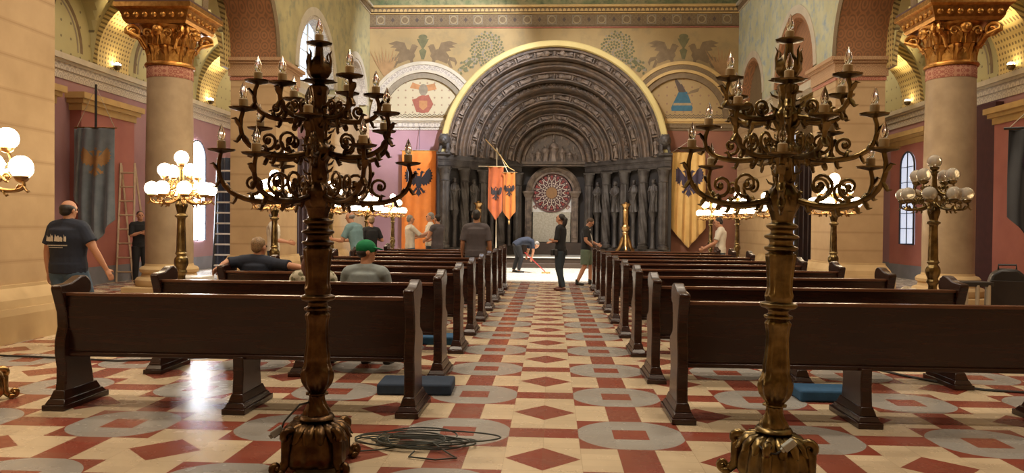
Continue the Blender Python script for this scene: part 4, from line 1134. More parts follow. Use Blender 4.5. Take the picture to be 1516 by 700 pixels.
def banner(name, label, loc, w, h, tip, m, me_, es, ez, rz=0, amp=.02, folds=5, tilt=0, group=None, side=.0, rod=True, cords=True, cordh=.5, tassel=False, fold2=False):
    """cloth hangs from z=0 down to -h with a point tip lower; faces -y"""
    r = empty(name, label, 'banner', loc, rz, group)
    def Y(u, z):
        t = -z/h
        return amp*(.35+t)*sin(folds*2*pi*u+1.3*t+.6*sin(3*t))+amp*.5*sin(folds*5*u+4*t)
    def fn(u, v):
        b = -h-tip*(1-abs(2*u-1))
        z = b*v; k = 1+side*v*(1-.4*v)
        return ((u-.5)*w*k, Y(u, z), z)
    mb = MB().grid(fn, 48, 60); o = mb.build('cloth', m, r, fix=False)
    so = o.modifiers.new('thick', 'SOLIDIFY'); so.thickness = .006
    eb = MB()
    for poly in eagle_polys(es, 0, -ez): eb.add([(x, 0, z) for x, z in poly], [tuple(range(len(poly)))])
    eo = eb.build('eagle_emblem', me_, r, fix=False)
    b_ = bmesh.new(); b_.from_mesh(eo.data); bmesh.ops.triangulate(b_, faces=b_.faces)
    for _ in range(3): bmesh.ops.subdivide_edges(b_, edges=[e for e in b_.edges if e.calc_length() > .03], cuts=1, use_grid_fill=True)
    for v in b_.verts: v.co.y = Y(v.co.x/w+.5, v.co.z)-.016
    b_.to_mesh(eo.data); b_.free()
    if rod:
        MB().tube([(-w/2-.06, 0, .01), (w/2+.06, 0, .01)], .014, 8).build('crossbar', M_BRASSL, r)
    if cords:
        MB().tube([(-w/2, 0, .02), (0, 0, cordh), (w/2, 0, .02)], .009, 5).build('cord', M_CORN, r)
    if tassel:
        MB().lathe([(.01, -.10), (.02, -.07), (.035, -.0), (.02, .02), (.008, .06)], 10, (0, 0, -h-tip-.06)).build('tassel', M_CORNY, r)
    return r
def cloth(name, c, c2, ns=3, rough=.75):
    t = NT(name); t.put(t.b.inputs['Base Color'], t.mix(t.ramp(t.noise(ns), .3, .7), c, c2)); t.b.inputs['Roughness'].default_value = rough
    t.b.inputs['Sheen Weight'].default_value = .3
    return t.m
M_EAG = mat('eagle_black', (.025, .018, .022), .8); M_EAGG = mat('eagle_gold', (.50, .28, .11), .7)
M_EAGD = mat('eagle_violet', (.05, .035, .06), .8)
bo = banner('orange_banner', 'large orange banner with black double-headed eagle left of the portal', (-4.84, 28.35, 4.22), 1.26, 3.6, .55, cloth('orange_cloth', (.75, .21, .02), (.62, .16, .015)), M_EAG, .95, 1.2, 0, .018, 4, cordh=.03)
MB().tube([(0, 0, .03), (0, .19, .95)], .010, 6).build('hanging_wire', M_BLACK, bo)
banner('golden_banner', 'pale golden banner with dark double-headed eagle right of the portal', (4.96, 28.25, 4.2), 1.16, 2.72, .72, cloth('gold_cloth', (.68, .42, .13), (.58, .34, .09)), M_EAGD, .98, 1.12, 0, .035, 5, side=.14, cordh=.42)
MB().tube([(0, 0, .42), (0, .10, .70), (0, .28, .86)], .009, 5).build('hanging_cord', M_CORN, COL.objects['golden_banner'])
banner('small_orange_banner', 'dark orange narrow banner with eagle, left of two before the portal', (-1.86, 26.45, 3.5), .50, 1.40, .42, cloth('orange_cloth_dark', (.40, .085, .01), (.30, .06, .008)), M_EAG, .42, .92, .1, .03, 2, side=.15, cords=False, group='small orange banners before the portal')
banner('small_orange_banner', 'bright orange narrow banner with tassel, right of two before the portal', (-1.40, 26.38, 3.30), .40, 1.32, .28, cloth('orange_cloth_light', (.56, .17, .015), (.44, .12, .01)), M_EAG, .36, .62, -.12, .025, 2, side=.12, cords=False, tassel=True, group='small orange banners before the portal')
pr = empty('banner_pole', 'pale standing pole with slanting rods carrying two small orange banners', 'pole', (-1.86, 26.75, 0))
MB().lathe([(.12, .0), (.13, .03), (.05, .06), (.022, .10), (.022, 4.05), (.035, 4.08), (.03, 4.14), (.0, 4.2)], 12).build('pole', M_CORN, pr)
MB().tube([(-.42, 0, 4.5), (.05, -.05, 4.0), (.42, -.15, 3.5), (.62, -.25, 3.38)], .016, 6).build('slanting_rod', M_CORNY, pr)
MB().tube([(-.62, -.12, 3.54), (.40, -.14, 3.53)], .013, 6).tube([(0, 0, 3.53), (0, -.14, 3.53)], .012, 6).build('cross_rod', M_CORN, pr)
MB().tube([(.02, 0, 4.1), (.08, -.03, 3.9), (.12, -.06, 3.95), (.20, -.09, 3.75), (.30, -.14, 3.54), (.40, -.3, 3.32), (.66, -.4, 3.32)], .012, 6).build('rope', M_CORN, pr)
MB().ell((-.42, 0, 4.52), (.03, .03, .07)).build('finial', M_BLACK, pr)
bl = banner('grey_banner', 'long blue-grey banner with golden double-headed eagle hanging in left aisle', (-10.45, 17.4, 3.66), .82, 2.1, .55, cloth('grey_cloth', (.21, .25, .29), (.15, .185, .215), 5), M_EAGG, .62, .82, .15, .05, 3, side=-.02, cordh=.95)
MB().tube([(0, 0, 1.0), (0, .0, 0)], .028, 8).build('bracket_pole', M_BLACK, bl)
def fn(u, v): return (-.50+.16*u-.04*v, .06+.05*sin(u*6+v*2), -.02-1.55*v-.25*u*v)
MB().grid(fn, 10, 30).build('side_fold', cloth('pale_grey_cloth', (.27, .29, .29), (.20, .22, .23), 5), bl, fix=False)
br_ = banner('black_banner', 'long black banner hanging at the right edge of the photo', (8.05, 13.2, 3.18), .9, 1.45, .5, cloth('black_cloth', (.018, .02, .025), (.012, .013, .016)), M_EAGD, .5, .7, -.35, .06, 3, side=-.02, cordh=.5)
MB().tube([(-.52, 0, .02), (.6, 0, .02)], .022, 8).build('iron_bar', M_BLACK, br_)

# ================================================================ SMALL THINGS
def big_candlestick(loc, label):
    r = empty('altar_candlestick', label, 'candlestick', loc, 0, 'gilded candlesticks before the portal')
    MB().lathe([(.08, .36), (.10, .50), (.09, .58), (.12, .62), (.09, .66), (.15, .74), (.16, .79), (.10, .84), (.09, .90), (.095, 1.30), (.115, 1.32), (.09, 1.36), (.10, 1.44), (.16, 1.49), (.165, 1.53), (.12, 1.54)], 24, flute=lambda a, z: .06*cos(8*a)).build('stem', M_BRASSL, r, ang=50)
    for i in range(3):
        R = Matrix.Rotation(2*pi*i/3+.5, 4, 'Z'); f = MB()
        f.tube([R @ Vector(p) for p in ((.04, 0, .52), (.12, 0, .36), (.18, 0, .18), (.27, 0, .06), (.36, 0, .03))], [.07, .085, .08, .065, .045], 9)
        pts, rr = spiral((.32, 0, .06), .04, 1.1, (0, 0, -1), (1, 0, 0), .03, 14); f.tube([R @ p for p in pts], rr, 7)
        f.build('foot', M_BRASSL, r, ang=50)
    MB().lathe([(.05, 1.54), (.05, 1.58), (.02, 1.59)], 14).build('socket', M_BRASSL, r)
big_candlestick((2.60, 27.0, .0), 'gilded tripod candlestick standing right of the portal doorway')
big_candlestick((-2.50, 27.0, .0), 'gilded tripod candlestick standing behind the man in grey, left of doorway')
for n_, (x, y) in enumerate(((2.60, 27.0), (-2.50, 27.0))):
    o = MB().box(-.42, .42, -.42, .42, 0, .55).box(-.46, .46, -.46, .46, .55, .62).box(-.46, .46, -.46, .46, 0, .08).build('stone_block', M_STEPD, bevel=.01)
    o.location = (x, y, 0); tag(o, 'low brown block under the '+('right' if x > 0 else 'left')+' gilded candlestick', 'block')
for o in COL.objects:
    if o.name.startswith('altar_candlestick'): o.location.z = .645; o.scale = (1, 1, 1.08)
def cable(name, label, pts, rad=.009, m=None):
    o = MB().tube(pts, rad, 6).build(name, m or M_STRAP); return tag(o, label, 'cable')
# coil of cable in the aisle
rn = random.Random(4); pts = []
for i in range(300):
    a = i*.165; k = i/300
    rx, ry = .40+.10*sin(a*.37)+.04*sin(a*1.7), .23+.07*sin(a*.29+1)
    pts.append((-.86+rx*cos(a)*(.62+.4*sin(a*.113)**2)+.06*sin(a*.21), 5.26+.8*ry*sin(a)*(.55+.45*cos(a*.09)**2)+.04*cos(a*.33), .012+.035*(.5+.5*sin(a*.53+rn.random()*.2))))
pts = [(-1.22, 5.02, .012), (-1.10, 5.06, .012), (-1.0, 5.12, .012)]+pts
pts += [(-.6, 5.0, .012), (-.55, 4.93, .012), (-.68, 4.88, .012), (-.86, 4.93, .012), (-.84, 5.03, .02)]
cable('cable_coil', 'messy coil of thin dark cable lying on the tiles by left candelabrum', pts, .0055, mat('cable_rubber', (.05, .06, .055), .45))
cable('floor_cable', 'dark cable snaking on the tiles under the nearest right pew', [(2.9, 9.2, .012), (3.45, 8.6, .012), (3.65, 8.1, .012), (3.95, 7.6, .012), (4.1, 7.45, .012), (4.5, 7.35, .012), (5.3, 7.5, .012)], .012)
cable('floor_cable', 'thin dark cable running over the tiles by the left pier', [(-6.45, 8.75, .012), (-6.1, 8.3, .012), (-5.2, 8.2, .012), (-4.6, 8.1, .012), (-4.0, 8.3, .012), (-3.4, 8.5, .012)], .011)
def ladder(name, label, p0, p1, wv, n, m, rw=.035, mr=None, rr=.018):
    r = empty(name, label, 'ladder', p0)
    d = Vector(p1)-Vector(p0); w = Vector(wv)
    for s2, nm in ((-1, 'rail'), (1, 'rail')):
        MB().tube([w*s2*.5, w*s2*.5*.82+d], rw, 4).build(nm, m, r)
    for i in range(n):
        t = (i+.7)/(n+.4); k = 1-.18*t
        MB().tube([w*-.5*k+d*t, w*.5*k+d*t], rr, 6).build('rung', mr or m, r)
    return r
M_LWOOD = mat('ladder_wood', (.62, .48, .33), .6)
la = ladder('wooden_ladder', 'pale wooden step ladder in the left aisle beside the grey banner', (-10.66, 19.0, .0), (-10.70, 19.2, 3.0), (.44, 0, 0), 8, M_LWOOD, .03, None, .024)
m_ = MB(); m_.tube([(-.20, .75, 0), (-.22, .22, 2.95)], .03, 4); m_.build('back_leg', M_LWOOD, la)
m_ = MB(); m_.tube([(.2, .85, 0), (.13, .22, 2.95)], .03, 4); m_.build('back_leg', M_LWOOD, la)
ladder('scaffold_ladder', 'tall dark ladder with white rungs beside the bright left window', (-9.85, 23.0, .0), (-9.78, 23.0, 3.3), (.62, 0, 0), 10, M_BLACK, .045, M_WHITE, .03)
o = MB().box(-.35, .35, -.3, .3, 0, 2.4).build('curtain', cloth('brown_curtain', (.06, .03, .03), (.04, .02, .02)))
def cfn(u, v): return (-.5+1.0*u, .06*sin(u*38), 4.6*v)
bpy.data.objects.remove(o)
for sx, lb in ((-1, 'left'), (1, 'right')):
    o = MB().grid(cfn, 60, 4).build('curtain', cloth('brown_curtain', (.07, .03, .028), (.045, .02, .02)), fix=False)
    o.modifiers.new('thick', 'SOLIDIFY').thickness = .01
    o.location = (sx*9.35, 28.2, 0.02); tag(o, 'tall dark brown curtain closing the end of the '+lb+' aisle', 'curtain')
def drape(name, label, loc, w, h, m, rz=0):
    o = MB().grid(lambda u, v: ((u-.5)*w*(1-.15*v), .035*sin(u*26+v*2), h*v), 40, 6).build(name, m, fix=False)
    o.modifiers.new('thick', 'SOLIDIFY').thickness = .008
    o.location = loc; o.rotation_euler.z = rz; tag(o, label, 'curtain')
drape('drape', 'dark blue drape hanging behind the tall ladder in the left aisle', (-9.85, 23.45, .01), 1.0, 3.5, cloth('dark_blue_cloth', (.02, .025, .05), (.012, .015, .03)))
drape('drape', 'pale blue-grey drape hanging between the tall ladder and the left pier', (-8.75, 23.2, .01), .40, 3.6, cloth('pale_blue_cloth', (.35, .38, .44), (.25, .27, .33)))
# drapery on the column bases, crates, black case and chairs at the right
def rag(name, label, cat, loc, s, m, seed):
    rn = random.Random(seed); ph = [rn.random()*6 for _ in range(6)]
    def f(u, v):
        a = u*2*pi; r = v*(1+.25*sin(3*a+ph[0])+.12*sin(7*a+ph[1]))
        h = (1-v*v)*(.16+.05*sin(5*a+ph[2])*v)+.03*sin(9*v+3*a+ph[3])*(1-v)
        return (s*r*cos(a)*1.25, s*r*sin(a), max(.004, h))
    o = MB().grid(f, 48, 12).build(name, m, fix=False, ang=70); o.location = loc
    return tag(o, label, cat)
M_CREAMC = cloth('cream_cloth', (.62, .52, .38), (.5, .40, .27))
rag('folded_cloth', 'crumpled cream cloth at the foot of the left column', 'cloth', (-6.35, 13.55, .0), .3, M_CREAMC, 1)
rag('folded_cloth', 'crumpled cream cloth on the brown chest by the right column', 'cloth', (5.15, 11.45, .50), .30, M_CREAMC, 2)
def crate(loc, s, m, m2, label, name='crate'):
    r = empty(name, label, name.replace('_', ' '), loc); a, b, c = s
    MB().box(-a, a, -b, b, 0, c*.86).build('body', m, r, bevel=.01)
    MB().box(-a-.01, a+.01, -b-.01, b+.01, c*.86, c).build('lid', m2, r, bevel=.01)
    for k in (-1, 1): MB().box(k*a*.5-.05, k*a*.5+.05, -b-.02, -b, c*.45, c*.6).build('latch', M_BRASS, r)
    return r
crate((5.15, 11.45, 0), (.42, .32, .50), M_BROWN, M_BROWN, 'low brown chest carrying a cream cloth by the right column', 'storage_chest')
crate((-5.95, 12.6, 0), (.30, .25, .62), M_GREYP, M_WHITE, 'white-topped storage crate standing beside the left column', 'storage_crate')
r = empty('equipment_rack', 'small dark rack with three pale upright bars beside the black case', 'rack', (5.49, 10.35, 0))
MB().box(-.20, .20, -.16, .16, .78, .84).build('shelf', M_BLACK, r, bevel=.01)
MB().box(-.20, .20, -.16, .16, .06, .12).build('bottom_shelf', M_BLACK, r, bevel=.01)
for x in (-.14, 0, .14): MB().tube([(x, -.14, 0), (x, -.14, .80)], .026, 8).build('upright_bar', M_CORN, r)
for x in (-.16, .16): MB().tube([(x, .14, 0), (x, .14, .80)], .018, 8).build('leg', M_BLACK, r)
def pa_speaker(loc, label):
    r = empty('loudspeaker', label, 'loudspeaker', loc, -.4)
    MB().prism([(-.24, 0), (.24, 0), (.25, .3), (.235, .75), (.19, .92), (.10, 1.0), (-.08, 1.0), (-.18, .93), (-.235, .75), (-.25, .3)], lambda u, v: (u, -.16, v), lambda u, v: (u, .16, v)).build('cabinet', M_BLACK, r, bevel=.03)
    MB().box(-.20, .20, -.175, -.155, .1, .85).build('grille', M_DARK, r, bevel=.005)
    MB().tube([(-.1, 0, .97), (-.1, 0, 1.05), (.1, 0, 1.05), (.1, 0, .97)], .015, 6).build('handle', M_BLACK, r)
pa_speaker((6.02, 10.5, 0), 'black rounded loudspeaker case standing at the right edge behind the pews')
# uplights at the springing of the transverse arches
for sx in (-1, 1):
    for yy in (18.55, 23.95):
        r = empty('wall_uplight', 'small glowing uplight on the '+('left' if sx < 0 else 'right')+' aisle cornice under the '+('nearer' if yy < 20 else 'farther')+' arch', 'lamp', (sx*10.95, yy+.6, 5.33))
        MB().lathe([(.05, 0), (.09, .06), (.10, .12), (.09, .125)], 14).build('housing', M_BRASS, r)
        MB().ell((0, 0, .14), (.085, .085, .05), None, 12, 8).build('bulb', emis('uplight_bulb', (1, .8, .45), 40 if sx < 0 else 25), r)
        light('uplight', 'SPOT', (sx*10.55, yy+.55, 5.5), 330 if sx < 0 else 260, (1, .78, .42), aim=(sx*9.4, yy+.3, 7.1), spot=120, blend=.8, radius=.05)
# ================================================================ PEOPLE
def skin_m(n, c): 
    t = NT(n); t.put(t.b.inputs['Base Color'], t.mix(t.noise(9), c, tuple(q*.85 for q in c))); t.b.inputs['Roughness'].default_value = .55
    t.b.inputs['Subsurface Weight'].default_value = .08; t.b.inputs['Subsurface Radius'].default_value = (.02, .008, .005)
    return t.m
SK = skin_m('skin', (.55, .27, .16)); SK2 = skin_m('skin_tanned', (.42, .20, .11))
def hairm(n, c): return mat(n, c, .5, col2=tuple(q*.5 for q in c), ns=60, bump=.6, bs=160, bd=.004)
H_BR = hairm('brown_hair', (.10, .055, .03)); H_DK = hairm('dark_hair', (.02, .014, .012)); H_BL = hairm('fair_hair', (.32, .20, .10)); H_GR = hairm('grey_hair', (.30, .27, .24)); H_RED = hairm('auburn_hair', (.12, .035, .025))
def fab(n, c, bump=.2): return mat(n, c, .85, col2=tuple(q*.8 for q in c), ns=8, bump=bump, bs=14, bd=.02)
C_NAVY = fab('navy_cotton', (.016, .022, .042)); C_BLACK = fab('black_cotton', (.012, .012, .014)); C_WHITE = fab('white_cotton', (.68, .62, .52)); C_GREY = fab('grey_cotton', (.26, .30, .31))
C_TEAL = fab('teal_cotton', (.16, .27, .29)); C_DGREY = fab('dark_grey_cotton', (.085, .07, .075)); C_JEAN = fab('denim', (.055, .10, .16)); C_DJEAN = fab('dark_denim', (.03, .045, .06)); C_KHAKI = fab('khaki_cotton', (.12, .16, .11))
C_SHOE = mat('shoe_leather', (.02, .015, .012), .5); C_SHOER = mat('brown_shoe_leather', (.13, .045, .03), .5); C_GREEN = fab('green_cap_cotton', (.0, .20, .07))
def blouse():
    t = NT('leaf_print_blouse'); t.xyz(); v = t.n('ShaderNodeTexVoronoi'); v.inputs['Scale'].default_value = 22
    t.t.links.new(t.co, v.inputs['Vector'])
    t.put(t.b.inputs['Base Color'], t.mix(t.M('LESS_THAN', v.outputs[0], .42), (.55, .50, .38), (.20, .19, .11))); t.b.inputs['Roughness'].default_value = .85
    return t.m
C_BLOUSE = blouse()
def remesh(mb, name, m, vox=.010, sm=4, parent=None):
    o = mb.build(name, m, ang=180)
    r = o.modifiers.new('r', 'REMESH'); r.mode = 'VOXEL'; r.voxel_size = vox; r.use_smooth_shade = True
    s_ = o.modifiers.new('s', 'SMOOTH'); s_.iterations = sm; s_.factor = .5
    dg = bpy.context.evaluated_depsgraph_get()
    me = bpy.data.meshes.new_from_object(o.evaluated_get(dg))
    o.modifiers.clear(); old = o.data; o.data = me; bpy.data.meshes.remove(old)
    if not me.materials: me.materials.append(m)
    for p in me.polygons: p.use_smooth = True
    if parent: o.parent = parent
    return o
def hand(mb, w, d, pn, s, th, curl=.5):
    """palm, four bent fingers and a thumb; d forward, pn palm normal, th direction of the thumb"""
    w = Vector(w); d = Vector(d).normalized(); pn = Vector(pn); pn = (pn-d*pn.dot(d)).normalized(); a = d.cross(pn).normalized()
    if a.dot(Vector(th)) < 0: a = -a
    mb.tube([w-d*.03*s, w+d*.02*s, w+d*.05*s, w+d*.085*s], [.026*s, .034*s, .040*s, .036*s], 10, flat=.5, up=pn)
    for i, (o_, L) in enumerate(((.030, .070), (.010, .078), (-.010, .072), (-.029, .056))):
        b = w+d*.082*s+a*o_*s; p = [b]; dd = d+a*o_*2
        for k, fr in enumerate((.45, .32, .25)):
            dd = (dd+pn*curl*(.35+.3*k)).normalized(); p.append(p[-1]+dd*L*fr*s)
        mb.tube(p, [.0100*s, .0098*s, .0094*s, .0082*s], 7)
    b = w+d*.028*s+a*.030*s
    mb.tube([b, b+(a*.8+d*.5).normalized()*.032*s, b+(a*.6+d*.9).normalized()*.062*s+pn*.01*s], [.013*s, .0115*s, .0095*s], 7)
def person(label, loc, rz, h=1.75, J=None, top=C_WHITE, low=C_JEAN, shoes=C_SHOE, hair=('short', H_BR), skin=SK, build=1.0, face=None, sleeve=.75, shorts=False,
           group=None, curl=.5, tuck=.90, lean=None, seated=False, belly=0):
    s = h/1.75; V = lambda *p: Vector(p)*s
    D = dict(pel=(0, 0, .94), wai=(0, .0, 1.08), che=(0, .0, 1.30), nek=(0, -.01, 1.47), hed=(0, .015, 1.63),
             rs=(.185, 0, 1.41), re=(.25, -.03, 1.13), rw=(.26, .07, .90), ls=(-.185, 0, 1.41), le=(-.25, -.03, 1.13), lw=(-.26, .07, .90),
             rh=(.09, 0, .90), rk=(.10, .03, .49), ra=(.10, -.02, .085), lh=(-.09, 0, .90), lk=(-.10, .03, .49), la=(-.10, -.02, .085))
    if seated:
        D.update(pel=(0, 0, .55), wai=(0, .0, .68), che=(0, .02, .90), nek=(0, .03, 1.07), hed=(0, .05, 1.225), rs=(.185, .02, 1.01), re=(.24, .06, .74), rw=(.16, .26, .62),
                 ls=(-.185, .02, 1.01), le=(-.24, .06, .74), lw=(-.16, .26, .62), rh=(.09, .03, .54), rk=(.12, .45, .52), ra=(.12, .42, .09), lh=(-.09, .03, .54), lk=(-.12, .45, .52), la=(-.12, .42, .09))
    D.update(J or {}); D = {k: Vector(v)*s for k, v in D.items()}
    b = build; fc = Vector(face or (0, 1, 0)).normalized()
    g = MB(); H = D['hed']
    # head frame
    zz = (H-D['nek']).normalized()*.4+Vector((0, 0, 1))*.6 if face is None or True else 0
    zz = Vector(zz); zz = (zz-fc*zz.dot(fc)).normalized(); xx = fc.cross(zz); R = Matrix((xx, fc, zz)).transposed(); R4 = R.to_4x4()
    hp = lambda x, y, z: H+R @ (Vector((x, y, z))*s)
    e = lambda p, r: g.ell(hp(*p), tuple(q*s for q in r), R4, 16, 12)
    e((0, -.012, .025), (.076, .093, .088)); e((0, .012, -.035), (.060, .070, .075)); e((0, .045, -.075), (.038, .035, .030))
    e((0, .083, -.012), (.012, .020, .022)); g.tube([hp(0, .078, .028), hp(0, .100, -.018)], [.009*s, .013*s], 8)
    e((0, .074, .035), (.045, .016, .010)); e((0, .078, -.050), (.022, .012, .008)); e((0, .076, -.062), (.020, .012, .007))
    for k in (-1, 1): e((k*.078, -.005, -.01), (.012, .020, .030)); e((k*.036, .055, -.02), (.022, .02, .02))
    g.tube([D['nek']-Vector((0, 0, .05))*s, D['nek'], H-zz*.04*s], [.075*s*b, .058*s, .056*s], 14)
    def torso(m, ex, z0=None):
        p = [D['pel']-(D['wai']-D['pel'])*.35, D['pel'], D['wai'], (D['wai']+D['che'])/2, D['che'], D['nek']*.62+D['che']*.38, D['nek']-(D['nek']-D['che'])*.10]
        r = [.14, .165, .150+belly*.5, .160+belly, .180, .165, .075]
        m.tube(p, [q*s*b+ex for q in r], 20, flat=.66 if not belly else .8, up=Vector((0, 1, .01)))
        for k in 'rl':
            m.ell(D[k+'s']*.88+(D['che']+Vector((0, 0, .06)))*.12, .066*s*b+ex)
        m.tube([D['ls'], D['nek']*.45+(D['ls']+D['rs'])*.275, D['rs']], [.06*s*b+ex, .068*s*b+ex, .06*s*b+ex], 12)
    def arm(m, k, ex, t1=1.0):
        a, c, d = D[k+'s'], D[k+'e'], D[k+'w']
        if t1 >= 1: m.tube([a, (a+c)/2, c, c*.65+d*.35, d], [(.056*b)*s+ex, .050*b*s+ex, .042*s+ex, .042*s+ex, .027*s+ex], 12)
        else:
            q = a+(c-a)*t1; m.tube([a, (a+q)/2, q], [.062*b*s+ex, .058*b*s+ex, .060*b*s+ex], 12)
    def leg(m, k, ex, t1=1.0):
        a, c, d = D[k+'h'], D[k+'k'], D[k+'a']
        p = [a, (a+c)/2, c, c*.65+d*.35, d]; r = [.092*b, .080*b, .060, .058, .040]
        if t1 < 1: p, r = [a, (a+c)/2, c*.92+a*.08], [.10*b, .095*b, .092]
        m.tube(p, [q*s+ex for q in r], 14)
    torso(g, 0)
    for k, sg in (('r', 1), ('l', -1)):
        arm(g, k, 0); leg(g, k, 0)
        d = (D[k+'w']-D[k+'e']).normalized()
        pn = Vector((-sg, .25, 0)) if abs(d.x) < .75 else Vector((0, .3, -1))
        hand(g, D[k+'w'], d, pn, s, Vector((0, 1, .35)), curl)
        kn = D[k+'a']; g.tube([kn+V(0, -.03, -.035), kn+V(0, .06, -.045), kn+V(sg*.01, .15, -.06)], [.036*s, .036*s, .026*s], 10, flat=.8)
    body = remesh(g, 'person', skin, .0095*max(1, s), 3)
    body.location = loc; body.rotation_euler.z = rz; tag(body, label, 'person', group)
    m = MB(); torso(m, .014*s); arm(m, 'r', .004, sleeve); arm(m, 'l', .004, sleeve)
    # shirt hem
    m.tube([D['pel']-(D['wai']-D['pel'])*.45, D['pel']*.6+D['wai']*.4], [(.158*b)*s+.016, .160*b*s+.014+belly*.4], 20, flat=.7, up=Vector((0, 1, .01)))
    remesh(m, 'shirt', top, .011, 4, body)
    m = MB()
    m.tube([D['pel']-(D['wai']-D['pel'])*.6, D['pel'], D['pel']*.7+D['wai']*.3], [.130*b*s+.01, .160*b*s+.006, .152*b*s+.004], 18, flat=.68, up=Vector((0, 1, .01)))
    for k in 'rl': leg(m, k, .014*s, .9 if shorts else 1)
    remesh(m, 'shorts' if shorts else 'trousers', low, .011, 4, body)
    for k, sg in (('r', 1), ('l', -1)):
        kn = D[k+'a']; m = MB()
        m.tube([kn+V(0, -.045, -.04), kn+V(0, .05, -.045), kn+V(sg*.012, .13, -.055), kn+V(sg*.012, .18, -.06)], [.042*s, .045*s, .042*s, .030*s], 12, flat=.75)
        if shorts: m.tube([kn+V(0, 0, .07), kn+V(0, 0, -.04)], [.046*s, .046*s], 12)
        remesh(m, 'shoe', shoes, .009, 2, body)
    kind, hm = hair; m = MB()
    q = lambda p, r: m.ell(hp(*p), tuple(a*s for a in r), R4, 16, 12)
    if kind == 'short': q((0, -.026, .040), (.082, .090, .086)); q((0, -.055, -.005), (.070, .055, .065))
    if kind == 'bald': q((0, -.050, .0), (.080, .062, .050))
    if kind == 'ring': q((0, -.026, .012), (.088, .094, .066)); q((0, -.05, -.03), (.072, .06, .05))
    if kind == 'long':
        q((0, -.026, .040), (.086, .094, .090)); m.tube([hp(0, -.06, .03), hp(0, -.085, -.08), hp(0, -.085, -.20), hp(0, -.075, -.30)], [.07*s, .085*s, .08*s, .035*s], 12, flat=.6, up=fc)
        for k in (-1, 1): m.tube([hp(k*.07, -.01, .03), hp(k*.085, -.01, -.08), hp(k*.085, -.02, -.2)], [.03*s, .035*s, .02*s], 8)
    if kind == 'tail':
        q((0, -.026, .040), (.081, .090, .086)); m.tube([hp(0, -.09, .05), hp(0, -.135, .03), hp(0, -.14, -.06), hp(0, -.12, -.18), hp(0, -.11, -.27)], [.04*s, .05*s, .052*s, .042*s, .015*s], 10)
    if kind == 'cap':
        q((0, -.040, -.005), (.077, .065, .055)); c_ = MB()
        c_.ell(hp(0, -.008, .045), (.088*s, .104*s, .085*s), R4, 20, 12)
        c_.tube([hp(0, .06, .040), hp(0, .12, .035), hp(0, .165, .022)], [.075*s, .070*s, .045*s], 14, flat=.14, up=zz)
        remesh(c_, 'cap', C_GREEN, .008, 2, body)
    remesh(m, 'hair', hm, .009, 2, body)
    for k in (-1, 1):
        MB().ell(hp(k*.031, .082, .012), .0115*s, None, 8, 6).build('eye', mat('eye', (.05, .03, .02), .2) if 'eye' not in bpy.data.materials else bpy.data.materials['eye'], body)
    return body
# 1 the man in navy at the left, seen from behind, with a pale print on his back
p = person('heavy man in navy T-shirt with white back print, walking by the left pier', (-5.72, 9.0, 0), radians(-8), 1.76,
           J=dict(re=(.33, .02, 1.17), rw=(.43, .10, .93), le=(-.27, -.02, 1.13), lw=(-.27, .0, .88), rk=(.20, .10, .49), ra=(.24, .05, .085), lk=(.0, -.02, .49), la=(.06, -.12, .11)),
           top=C_NAVY, low=C_JEAN, hair=('ring', H_DK), build=1.38, face=(.25, .95, -.1), sleeve=.70)
pr_ = MB(); rn = random.Random(9)
def backpt(x, z): return (x, -.185+.35*x*x, z)
for cx, w, h_ in ((-.115, .055, .07), (-.07, .035, .09), (.0, .06, .085), (.045, .05, .07), (.105, .03, .08)):
    pr_.add([backpt(cx-w*.6, 1.27), backpt(cx+w*.55, 1.265), backpt(cx+w*.6, 1.27+h_*.5), backpt(cx+w*.2, 1.27+h_*.8), backpt(cx-.1*w, 1.27+h_*.6), backpt(cx-w*.4, 1.27+h_)], [(0, 1, 2, 3, 4, 5)])
for j in range(22):
    x = -.13+j*.0125
    pr_.box(x, x+.008, -.192+.35*x*x, -.190+.35*x*x, 1.215, 1.228); 
    if j < 15: pr_.box(x+.03, x+.037, -.192+.35*x*x, -.190+.35*x*x, 1.192, 1.20)
pr_.build('back_print', C_WHITE, p, fix=False)
# 2 by the wooden ladder
person('person in black clothes with folded arms standing by the wooden ladder', (-10.02, 18.55, 0), radians(-140), 1.78,
       J=dict(re=(.22, .12, 1.16), rw=(.02, .24, 1.24), le=(-.22, .12, 1.16), lw=(-.04, .25, 1.20)), top=C_BLACK, low=C_BLACK, hair=('short', H_DK), sleeve=.98)
# 3 white T-shirt behind the pews
person('man in white T-shirt standing sideways beside a lit lamp by the left pier', (-5.92, 16.4, 0), radians(-80), 1.80,
       J=dict(re=(.24, .08, 1.12), rw=(.20, .32, 1.08), le=(-.24, .06, 1.12), lw=(-.18, .30, 1.06)), top=C_WHITE, low=C_DJEAN, hair=('bald', H_GR), build=1.1)
# 4 sitting with arms spread on the backrest
person('man in navy T-shirt sitting with both arms spread along the pew back', (-3.56, 9.36, -.03), radians(0), 1.80,
       J=dict(rs=(.20, -.01, 1.01), re=(.44, -.09, .99), rw=(.62, -.13, .965), ls=(-.20, -.01, 1.03), le=(-.33, -.10, 1.02), lw=(-.37, -.20, .97), nek=(0, .0, 1.07), hed=(.02, .02, 1.205)),
       top=C_NAVY, low=C_JEAN, hair=('short', H_BL), build=1.12, seated=True, face=(.35, .95, 0), sleeve=.9)
# 5 woman behind the candelabrum
person('woman with long auburn hair and leaf-print blouse sitting behind the left candelabrum', (-2.40, 7.86, -.03), radians(6), 1.70, top=C_BLOUSE, low=C_DJEAN, hair=('long', H_RED), build=.98, seated=True, face=(.75, .66, 0))
